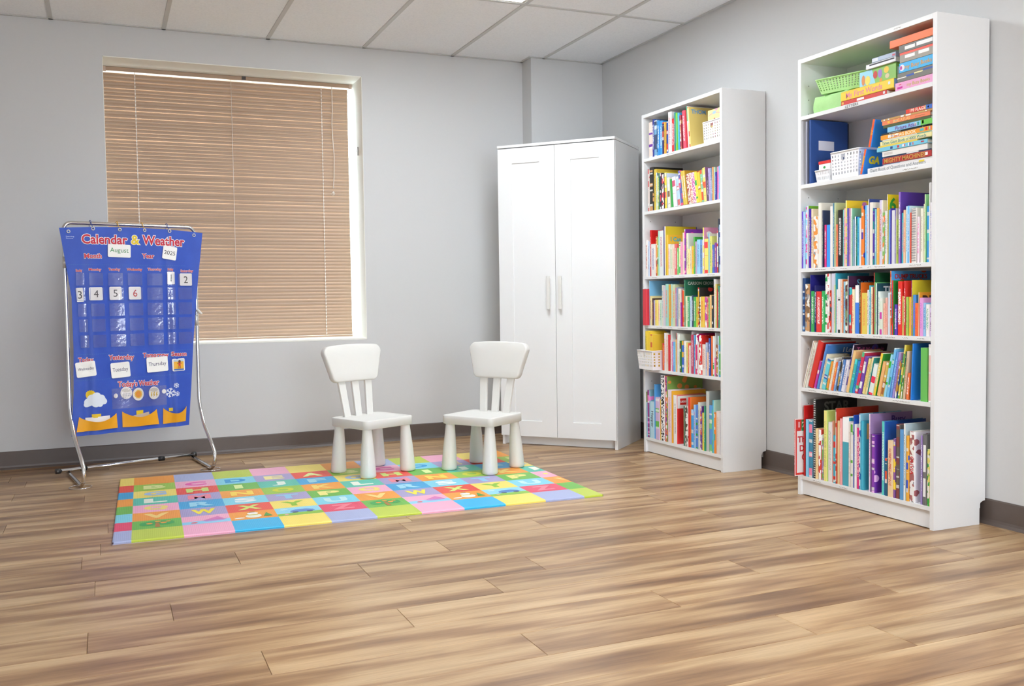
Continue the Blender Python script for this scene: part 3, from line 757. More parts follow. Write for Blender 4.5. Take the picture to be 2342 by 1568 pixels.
# sun behind a cloud, snowflakes
obj('sun_print', sheet('s', [(-.246+.024*(1 if k % 2 else .86)*math.cos(2*PI*k/32), .462+.026*(1 if k % 2 else .86)*math.sin(2*PI*k/32)) for k in range(32)], None, CH, .0016), ink('e9c51f'), CH)
def cloud(cx_, cz_, s): # union outline of puffs, sampled by angle
    puffs = [(-.035, -.008, .022), (-.018, .012, .022), (.004, .020, .024), (.028, .006, .024), (.046, -.008, .016), (0, -.012, .024), (-.045, -.020, .014), (.022, -.020, .016)]
    out = []
    for k in range(64):
        a = 2*PI*k/64; best = 0
        for px, pz, pr in puffs:
            d = px*math.cos(a)+pz*math.sin(a); e = px*px+pz*pz-pr*pr; q_ = d*d-e
            if q_ > 0: best = max(best, d+math.sqrt(q_))
        out.append((cx_+s*best*math.cos(a), cz_+s*best*math.sin(a)))
    return out
obj('cloud_print', sheet('c', cloud(-.222, .430, .98), None, CH, .0022), ink('dfe8f4'), CH)
for x, z, r in ((.217, .479, .015), (.184, .440, .027), (.220, .432, .014)):
    mb_ = MB()
    for k in range(6):
        a = PI*k/3+.3; ca, sa = math.cos(a), math.sin(a); w = r*.10
        mb_.add([onchart(x+ca*t+sa*w_*w, z+sa*t-ca*w_*w, .0018) for t, w_ in ((0, 1), (r, 1), (r, -1), (0, -1))], [(0, 1, 2, 3)])
        for t0 in (.55,):
            for sg in (-1, 1):
                bx2, bz2 = x+ca*r*t0, z+sa*r*t0; a2 = a+sg*.8
                mb_.add([onchart(bx2+math.cos(a2)*t+math.sin(a2)*w_*w*.8, bz2+math.sin(a2)*t-math.cos(a2)*w_*w*.8, .0018) for t, w_ in ((0, 1), (r*.45, 1), (r*.45, -1), (0, -1))], [(0, 1, 2, 3)])
    obj('snowflake_print', mb_, ink('dfe6f6'), CH)
# grommets and hooks, publisher mark
hooks = [(-.327, 1.325), (-.204, 1.344), (-.065, 1.344), (.069, 1.346), (.207, 1.346), (.348, 1.328)]
GROM = mat('grommet', hx('d8d4cc'), .3, .7)
for k, (x, z) in enumerate(hooks):
    z -= .006
    obj('grommet', MB().tube([onchart(x+.0075*math.cos(2*PI*i/14), z+.0075*math.sin(2*PI*i/14), .0015) for i in range(14)], .0026, 6, True), GROM, CH)
    if 0 < k < 5:
        hk = [(x, .2-(.018)*math.cos(t)-.004, z+.030+.0185*math.sin(t)) for t in [math.radians(d) for d in range(-20, 200, 20)]]
        hk = [(x, YC-fold(x, z)-.006, z+.001)] + [(x, .2-.0165*math.cos(math.radians(d)), 1.368+.0165*math.sin(math.radians(d))) for d in range(0, 190, 20)] + [(x, .214, 1.352)]
        obj('hook', MB().tube(hk, .0018, 6), ink('2c4a9c' if k in (1, 4) else 'd8a828'), CH)
chart_text('Learning', (-.340, 1.291), (-.300, 1.291), .006, 'b8c8f0', None)
chart_text('Resources', (-.340, 1.282), (-.305, 1.282), .005, 'b8c8f0', None)

# ------------------------------------------------------------------ cards in the chart
def card_obj(name, label, cat, x, z, w, h, rot, txt, tc_, group, th=.34, c='f5f4f2', extra=None):
    poly = rrect(w, h, min(w, h)*.10, 4)
    ca, sa = math.cos(rot), math.sin(rot)
    pts = [(x+p*ca-q_*sa, z+p*sa+q_*ca) for p, q_ in poly]
    o = obj(name, sheet('c', pts, None, None, .0048), ink(c), None, (-3.07, -.705, 0), (0, 0, math.radians(19)))
    tag(o, label, cat, group)
    if txt:
        vs, fs, x0, x1, y0, y1 = text2d(txt, .0)
        kx = ky = th*h/(.70)
        if (x1-x0)*kx > .80*w: kx = .80*w/(x1-x0)
        ky = min(ky, kx*1.35) if len(txt) > 1 else ky
        if len(txt) == 1: kx = min(kx, .62*w/(x1-x0))
        def P(p, q_):
            u, v = (p-(x0+x1)/2)*kx, (q_-(y0+y1)/2)*ky
            return onchart(x+u*ca-v*sa, z+u*sa+v*ca, .0054)
        obj('lettering', MB().add([P(p, q_) for p, q_ in vs], fs), ink(tc_), o)
    return o
card_obj('month_card', 'white card reading August in green, tucked below the calendar title', 'card', -.072, 1.224, .118, .069, -.03, 'August', '2f8a4a', None, .36)
card_obj('year_card', 'tilted white card with handwritten 2025 on the blue chart', 'card', .203, 1.219, .078, .074, -.16, '2025', '2a2a2e', None, .30)
for t_, x, z, w, h, rr in (('1', .205, 1.080, .040, .070, -.02), ('2', .293, 1.071, .074, .070, .0), ('3', -.281, .990, .035, .073, .06), ('4', -.202, .995, .071, .069, .02), ('5', -.098, .997, .062, .070, .01), ('6', .003, .997, .068, .069, .0)):
    nm = dict(zip('123456', ('one', 'two', 'three', 'four', 'five', 'six')))[t_]
    card_obj('number_card', 'white card with %s number %s in a clear calendar pocket' % ('red' if t_ == '6' else 'black', nm), 'card', x, z, w, h, rr, t_, 'c02632' if t_ == '6' else '333338', 'date cards in the calendar pockets', .55)
card_obj('day_card', 'white card reading Wednesday below the word Today', 'card', -.266, .599, .095, .080, .10, 'Wednesday', '3a3466', 'day cards on the blue chart', .26)
card_obj('day_card', 'white card reading Tuesday below the word Yesterday', 'card', -.086, .584, .096, .082, .07, 'Tuesday', '3a3466', 'day cards on the blue chart', .26)
card_obj('day_card', 'white card reading Thursday below the word Tomorrow', 'card', .116, .603, .120, .082, .04, 'Thursday', '3a3466', 'day cards on the blue chart', .26)
so = card_obj('season_card', 'season picture card showing a figure on yellow sand', 'card', .235, .594, .074, .070, .02, None, None, None)
def on_card(o, shapes, off=.0053):
    mb_ = MB(); ms = []
    for k, (poly, c) in enumerate(shapes):
        if ink(c) not in ms: ms.append(ink(c))
        s_ = sheet('x', poly, None, None, off+.0003*k); mb_.add(s_.v, s_.f, ms.index(ink(c)), True)
    obj('picture', mb_, ms, o)
on_card(so, [(rect_poly(.205, .265, .566, .624), 'f0b63a'), (rect_poly(.205, .265, .612, .624), 'bcd2e4'), (rect_poly(.205, .265, .564, .571), '3a6ab8'), (disc(.238, .612, .008, .009), '6a3f28'),
             (rect_poly(.231, .244, .588, .605), 'd8453a'), (rect_poly(.222, .231, .600, .604), 'b0764a'), (rect_poly(.244, .253, .600, .604), 'b0764a'), (rect_poly(.230, .235, .574, .588), 'b0764a'), (rect_poly(.240, .245, .574, .588), 'b0764a')])
def weather(name, label, outline, shapes):
    o = obj(name, sheet('w', outline, None, None, .0050), ink('f2f0ec'), None, (-3.07, -.705, 0), (0, 0, math.radians(19)))
    tag(o, label, 'card', "weather cut-outs in the clear chart pocket"); on_card(o, shapes, .0054)
weather('weather_card', 'white cloud cut-out with falling raindrops in the weather pocket', [(-.060+.029*math.cos(2*PI*k/20), .458+.033*math.sin(2*PI*k/20)) for k in range(20)],
        [(disc(-.060, .472, .022, .010), 'd6d3c8')]+[(disc(-.076+.008*(k % 5), .452-.009*(k//5), .0016, .003), '8a94a8') for k in range(12)])
weather('weather_card', 'white round cut-out with orange sun in the weather pocket', disc(.002, .447, .031, .035, 24),
        [([(.002+.024*(1 if k % 2 else .78)*math.cos(2*PI*k/32), .447+.026*(1 if k % 2 else .78)*math.sin(2*PI*k/32)) for k in range(32)], 'f2c030'), (disc(.002, .447, .015, .017), 'f09a1e')])
weather('weather_card', 'white cloud cut-out with yellow lightning bolts in the weather pocket', [(.094+.030*math.cos(2*PI*k/20), .446+.036*math.sin(2*PI*k/20)) for k in range(20)],
        [(disc(.094, .463, .022, .011), 'd0cdc2')]+[([(.080+.014*k, .452), (.085+.014*k, .452), (.081+.014*k, .436), (.086+.014*k, .436), (.076+.014*k, .422), (.079+.014*k, .434), (.075+.014*k, .434)], 'e8c23a') for k in range(3)])
for lab, x, z, w, h, c, rr in (('white paper cards poking out of the first yellow chart pocket', -.211, .318, .126, .050, 'efeef0', .02), ('tan paper sheet folded in the middle yellow chart pocket', .020, .316, .092, .046, 'c9b6a2', .12)):
    pts = [(x+p*math.cos(rr)-q_*math.sin(rr), z+p*math.sin(rr)+q_*math.cos(rr)) for p, q_ in rect_poly(-w/2, w/2, -h/2, h/2)]
    tag(obj('paper_sheet', sheet('p', pts, None, None, .0032), ink(c), None, (-3.07, -.705, 0), (0, 0, math.radians(19))), lab, 'paper')
# ------------------------------------------------------------------ books
def attr(nt, n_):
    a = N(nt, 'ShaderNodeAttribute'); a.attribute_type = 'OBJECT'; a.attribute_name = n_; return a
def book_mat(pat):
    """printed cover: colours and size come from the object's own c1, c2, c3, dim properties"""
    m, nt, b = nodes('book_print_%d' % pat); tc = N(nt, 'ShaderNodeTexCoord')
    c1, c2, c3 = (attr(nt, k).outputs['Color'] for k in ('c1', 'c2', 'c3')); dm = N(nt, 'ShaderNodeSeparateXYZ'); nt.links.new(attr(nt, 'dim').outputs['Vector'], dm.inputs[0])
    seed = attr(nt, 'seed').outputs['Fac']
    p = N(nt, 'ShaderNodeSeparateXYZ'); nt.links.new(tc.outputs['Object'], p.inputs[0]); X, Y, Z = p.outputs
    nn = N(nt, 'ShaderNodeSeparateXYZ'); nt.links.new(tc.outputs['Normal'], nn.inputs[0])
    side = math_(nt, 'GREATER_THAN', math_(nt, 'ABSOLUTE', nn.outputs[0]), .6)
    zn = math_(nt, 'DIVIDE', Z, dm.outputs[2]); xn = math_(nt, 'ABSOLUTE', math_(nt, 'DIVIDE', X, dm.outputs[0]))
    sw = math_(nt, 'MULTIPLY_ADD', seed, 37.0, math_(nt, 'MULTIPLY', Z, 14.0))
    def vec(sx_, sy_, sz_):
        c_ = N(nt, 'ShaderNodeCombineXYZ')
        for i, (s_, ax) in enumerate(((sx_, X), (sy_, Y), (sz_, Z))): nt.links.new(math_(nt, 'MULTIPLY_ADD', ax, s_, math_(nt, 'MULTIPLY', seed, 13.0+i)), c_.inputs[i])
        return c_.outputs[0]
    sp = c1
    inz = math_(nt, 'MULTIPLY', math_(nt, 'GREATER_THAN', zn, .2), math_(nt, 'LESS_THAN', zn, .86))
    inx = math_(nt, 'LESS_THAN', xn, .24)
    txt = math_(nt, 'MULTIPLY', math_(nt, 'MULTIPLY', inz, inx), math_(nt, 'GREATER_THAN', noise(nt, vec(330, 0, 260), 1, 1), .49))
    if pat in (2, 3):
        band = math_(nt, 'GREATER_THAN', noise(nt, sw, 1.0, 1, .5, '1D'), .57); sp = mixc(nt, band, sp, c2)
        band2 = math_(nt, 'GREATER_THAN', noise(nt, math_(nt, 'ADD', sw, 50.0), 2.2, 1, .5, '1D'), .66); sp = mixc(nt, math_(nt, 'MULTIPLY', band2, .75), sp, (.85, .84, .80))
    if pat == 3:
        vo = N(nt, 'ShaderNodeTexVoronoi'); nt.links.new(vec(85, 60, 60), vo.inputs['Vector']); vo.inputs['Scale'].default_value = 1
        vs_ = N(nt, 'ShaderNodeSeparateColor'); nt.links.new(vo.outputs['Color'], vs_.inputs[0])
        sp = mixc(nt, math_(nt, 'GREATER_THAN', vs_.outputs[0], .62), sp, c2)
        sp = mixc(nt, math_(nt, 'GREATER_THAN', vs_.outputs[1], .80), sp, (.9, .88, .82)); sp = mixc(nt, math_(nt, 'MULTIPLY', math_(nt, 'GREATER_THAN', vs_.outputs[2], .90), .7), sp, (.08, .09, .12))
    if pat == 1: sp = mixc(nt, math_(nt, 'MULTIPLY', txt, .8), sp, c2)
    if pat == 4: sp = mixc(nt, math_(nt, 'GREATER_THAN', zn, .64), sp, c2)
    if pat == 5: sp = mixc(nt, math_(nt, 'GREATER_THAN', math_(nt, 'FRACT', math_(nt, 'MULTIPLY', Z, 95.0)), .62), sp, c2)
    if pat == 7:
        la = math_(nt, 'LESS_THAN', math_(nt, 'ABSOLUTE', math_(nt, 'SUBTRACT', zn, .66)), .19); lb = math_(nt, 'LESS_THAN', math_(nt, 'ABSOLUTE', math_(nt, 'SUBTRACT', zn, .25)), .13)
        sp = mixc(nt, math_(nt, 'MULTIPLY', math_(nt, 'MAXIMUM', la, lb), math_(nt, 'LESS_THAN', xn, .33)), sp, c2)
    if pat == 8: sp = mixc(nt, math_(nt, 'GREATER_THAN', noise(nt, vec(120, 0, 110), 1, 0), .52), sp, c2); 
    cv = c3
    if pat in (2, 3, 6):
        vo = N(nt, 'ShaderNodeTexVoronoi'); nt.links.new(vec(0, 22, 26), vo.inputs['Vector']); vo.inputs['Scale'].default_value = 1 if pat != 6 else 1.6
        if pat == 6: cv = mixc(nt, math_(nt, 'LESS_THAN', vo.outputs['Distance'], .085), cv, c2)
        else:
            vs_ = N(nt, 'ShaderNodeSeparateColor'); nt.links.new(vo.outputs['Color'], vs_.inputs[0])
            k_ = math_(nt, 'MULTIPLY', math_(nt, 'GREATER_THAN', vs_.outputs[0], .6 if pat == 3 else .74), math_(nt, 'LESS_THAN', vo.outputs['Distance'], .42))
            cv = mixc(nt, k_, cv, c2)
    if pat == 5: cv = c3
    nt.links.new(mixc(nt, side, sp, cv), b.inputs['Base Color']); b.inputs['Roughness'].default_value = .36
    return m
BM = {p: book_mat(p) for p in range(9)}
m, nt, b = nodes('book_pages'); PAGES = m
tc = N(nt, 'ShaderNodeTexCoord'); mp = N(nt, 'ShaderNodeMapping'); nt.links.new(tc.outputs['Object'], mp.inputs[0]); mp.inputs['Scale'].default_value = (900, 3, 3)
f = noise(nt, mp.outputs[0], 1, 1); nt.links.new(mixc(nt, f, hx('d9d4c6'), hx('f4f1e8')), b.inputs['Base Color']); b.inputs['Roughness'].default_value = .8
def cover_mesh(t, d, h, hard):
    """U-shaped cover: rounded spine at y=0, boards running back to y=d; open at the back"""
    th = min(.0022 if hard else .0009, t*.22); ov = .002 if hard else 0
    ro = min(t*.28, .006) if hard else min(t*.16, .003)
    outer = [(-t/2, d), (-t/2, ro)] + [(-t/2+ro*(1-math.cos(a)), ro*(1-math.sin(a))) for a in (PI/6, PI/3)] + [(-t/2+ro, 0)] \
        + [(t/2-ro, 0)] + [(t/2-ro*(1-math.cos(a)), ro*(1-math.sin(a))) for a in (PI/3, PI/6)] + [(t/2, ro), (t/2, d)]
    inner = [(t/2-th, d), (t/2-th, th+.001), (-t/2+th, th+.001), (-t/2+th, d)]
    n, k = len(outer), len(inner); q = MB()
    vs = [(x, y, z) for z in (0, h) for x, y in outer+inner]; M = n+k; fs = []
    for i in range(M):
        j = (i+1) % M; fs.append((i, j, M+j, M+i))
    # caps: left board, spine, right board
    for off, fl in ((0, 1), (M, 0)):
        L = [0, 1, n+2, n+3]; S = list(range(1, n-1)) + [n+1, n+2]; R_ = [n-2, n-1, n, n+1]
        for c_ in (L, S, R_): fs.append(tuple(off+i for i in (c_ if not fl else c_[::-1])))
    q.add(vs, fs); return q
bseed = random.Random(11)
def hexs(s, d=None): return hx(s) if s and s != '.' else d
PAL = {'black': '222222', 'charcoal': '454548', 'grey': '8c8c8c', 'white': 'f3f2f0', 'cream': 'ece3cc', 'beige': 'dcc7a8', 'tan': 'c89a5c', 'brown': '6e4a34', 'red': 'dc3a34', 'crimson': 'c02a40', 'maroon': '7a2430', 'coral': 'f0806a', 'orange': 'f0842e', 'peach': 'f6c49c', 'yellow': 'f0d850', 'pale yellow': 'f2e8a4', 'mustard': 'd4b03c', 'lime green': 'a8cc50', 'green': '45aa50', 'dark green': '2a6a44', 'olive': '8a8a48', 'mint': 'b0dcc4', 'teal': '3a9a98', 'turquoise': '50c4c8', 'sky blue': '84c8ee', 'pale blue': 'cadff0', 'blue': '3f88dc', 'dark blue': '2a4a98', 'navy': '28305c', 'violet': '5a3fb0', 'purple': '8a3fa0', 'lilac': 'b8a4d4', 'mauve': 'd8c0dc', 'pink': 'f0a0c0', 'hot pink': 'e4327e', 'rose': 'd8607c', 'pale green': 'dce8d0', 'pale grey': 'd4d6da'}
PALV = {k: tuple(int(v[i:i+2], 16) for i in (0, 2, 4)) for k, v in PAL.items()}
def cname(s):
    if len(s) == 3: s = ''.join(ch*2 for ch in s)
    c = tuple(int(s[i:i+2], 16) for i in (0, 2, 4))
    return min(PALV, key=lambda k: sum((a-b_)**2*w for a, b_, w in zip(PALV[k], c, (2, 4, 3))))
ONES = 'zeroth first second third fourth fifth sixth seventh eighth ninth tenth eleventh twelfth thirteenth fourteenth fifteenth sixteenth seventeenth eighteenth nineteenth'.split()
def ordw(n):
    if n < 20: return ONES[n]
    t = ('twent', 'thirt', 'fort', 'fift', 'sixt')[n//10-2]
    return t+'ieth' if n % 10 == 0 else t+'y-'+ONES[n % 10]
def make_book(name, t, h, d, hard, c1, c2, c3, pat, title, loc, rot):
    cov = obj(name, cover_mesh(t, d, h, hard), BM[pat], None, loc, rot)
    cov['c1'] = hx(c1); cov['c2'] = hx(c2); cov['c3'] = hexs(c3, hx(c1)); cov['dim'] = (t, d, h); cov['seed'] = bseed.random()
    th = min(.0022 if hard else .0009, t*.22); ov = .0028 if hard else .0004
    obj('pages', MB().box(-t/2+th+.00005, t/2-th-.00005, th+.0012, d-ov, ov, h-ov), PAGES, cov)
    if pat == 5:   # wire binding along the spine
        mb_ = MB(); z = .008
        while z < h-.006:
            mb_.tube([(-t*.40, .004, z), (-t*.40, -.0022, z), (0, -.0040, z+.0015), (t*.40, -.0022, z+.003), (t*.40, .004, z+.003)], .0008, 4); z += .0085
        obj('wire_binding', mb_, mat('binding_wire', hx('d8d6d4') if sum(hx(c1)) < .5 else hx('9a9896'), .4, .4), cov)
    if title:
        kind, s, tcol = title.split(':'); s = s.replace('_', ' ')
        if kind == 's':
            vs, fs, x0, x1, y0, y1 = text2d(s, .02); k = min(.62*h/(x1-x0), .62*t/(y1-y0))
            obj('title', MB().add([((q_-(y0+y1)/2)*k, -.0005, h*.52-(p-(x0+x1)/2)*k) for p, q_ in vs], fs), ink(tcol), cov)
        else:
            parts = s.split(' ') if s.startswith('The') else [s]
            w_ = {'6': .17, 'STAR': .62, 'TH': .3, 'Fa': .34, 'BIG': .5, 'Ther': .60, 'THOM': .5, 'Busy': .34, "Santa's": .62, 'I Love': .42, 'CARSON CROSS': .9}.get(s, .82)*d
            zt_ = h-.012
            for pi, part in enumerate(parts):
                vs, fs, x0, x1, y0, y1 = text2d(part, .03); k = (w_/(x1-x0)) if len(parts) == 1 else .040
                k = min(k, .34*h/(y1-y0)) if s != '6' else k
                hh = (y1-y0)*k; z0_ = zt_-hh if len(parts) == 1 else h*.58-pi*.042
                y_off = {'6': .010, 'Busy': .5*d, "Santa's": .25*d, 'Ther': .3*d, 'STAR': .2*d, 'TH': .18*d, 'I Love': .5*d}.get(s, .05*d+.008 if len(parts) == 1 else .016)
                obj('title', MB().add([(t/2+.0006, y_off+(p-x0)*k+(.012*pi if len(parts) > 1 else 0), z0_+(q_-y0)*k) for p, q_ in vs], fs), ink(tcol), cov)
    return cov
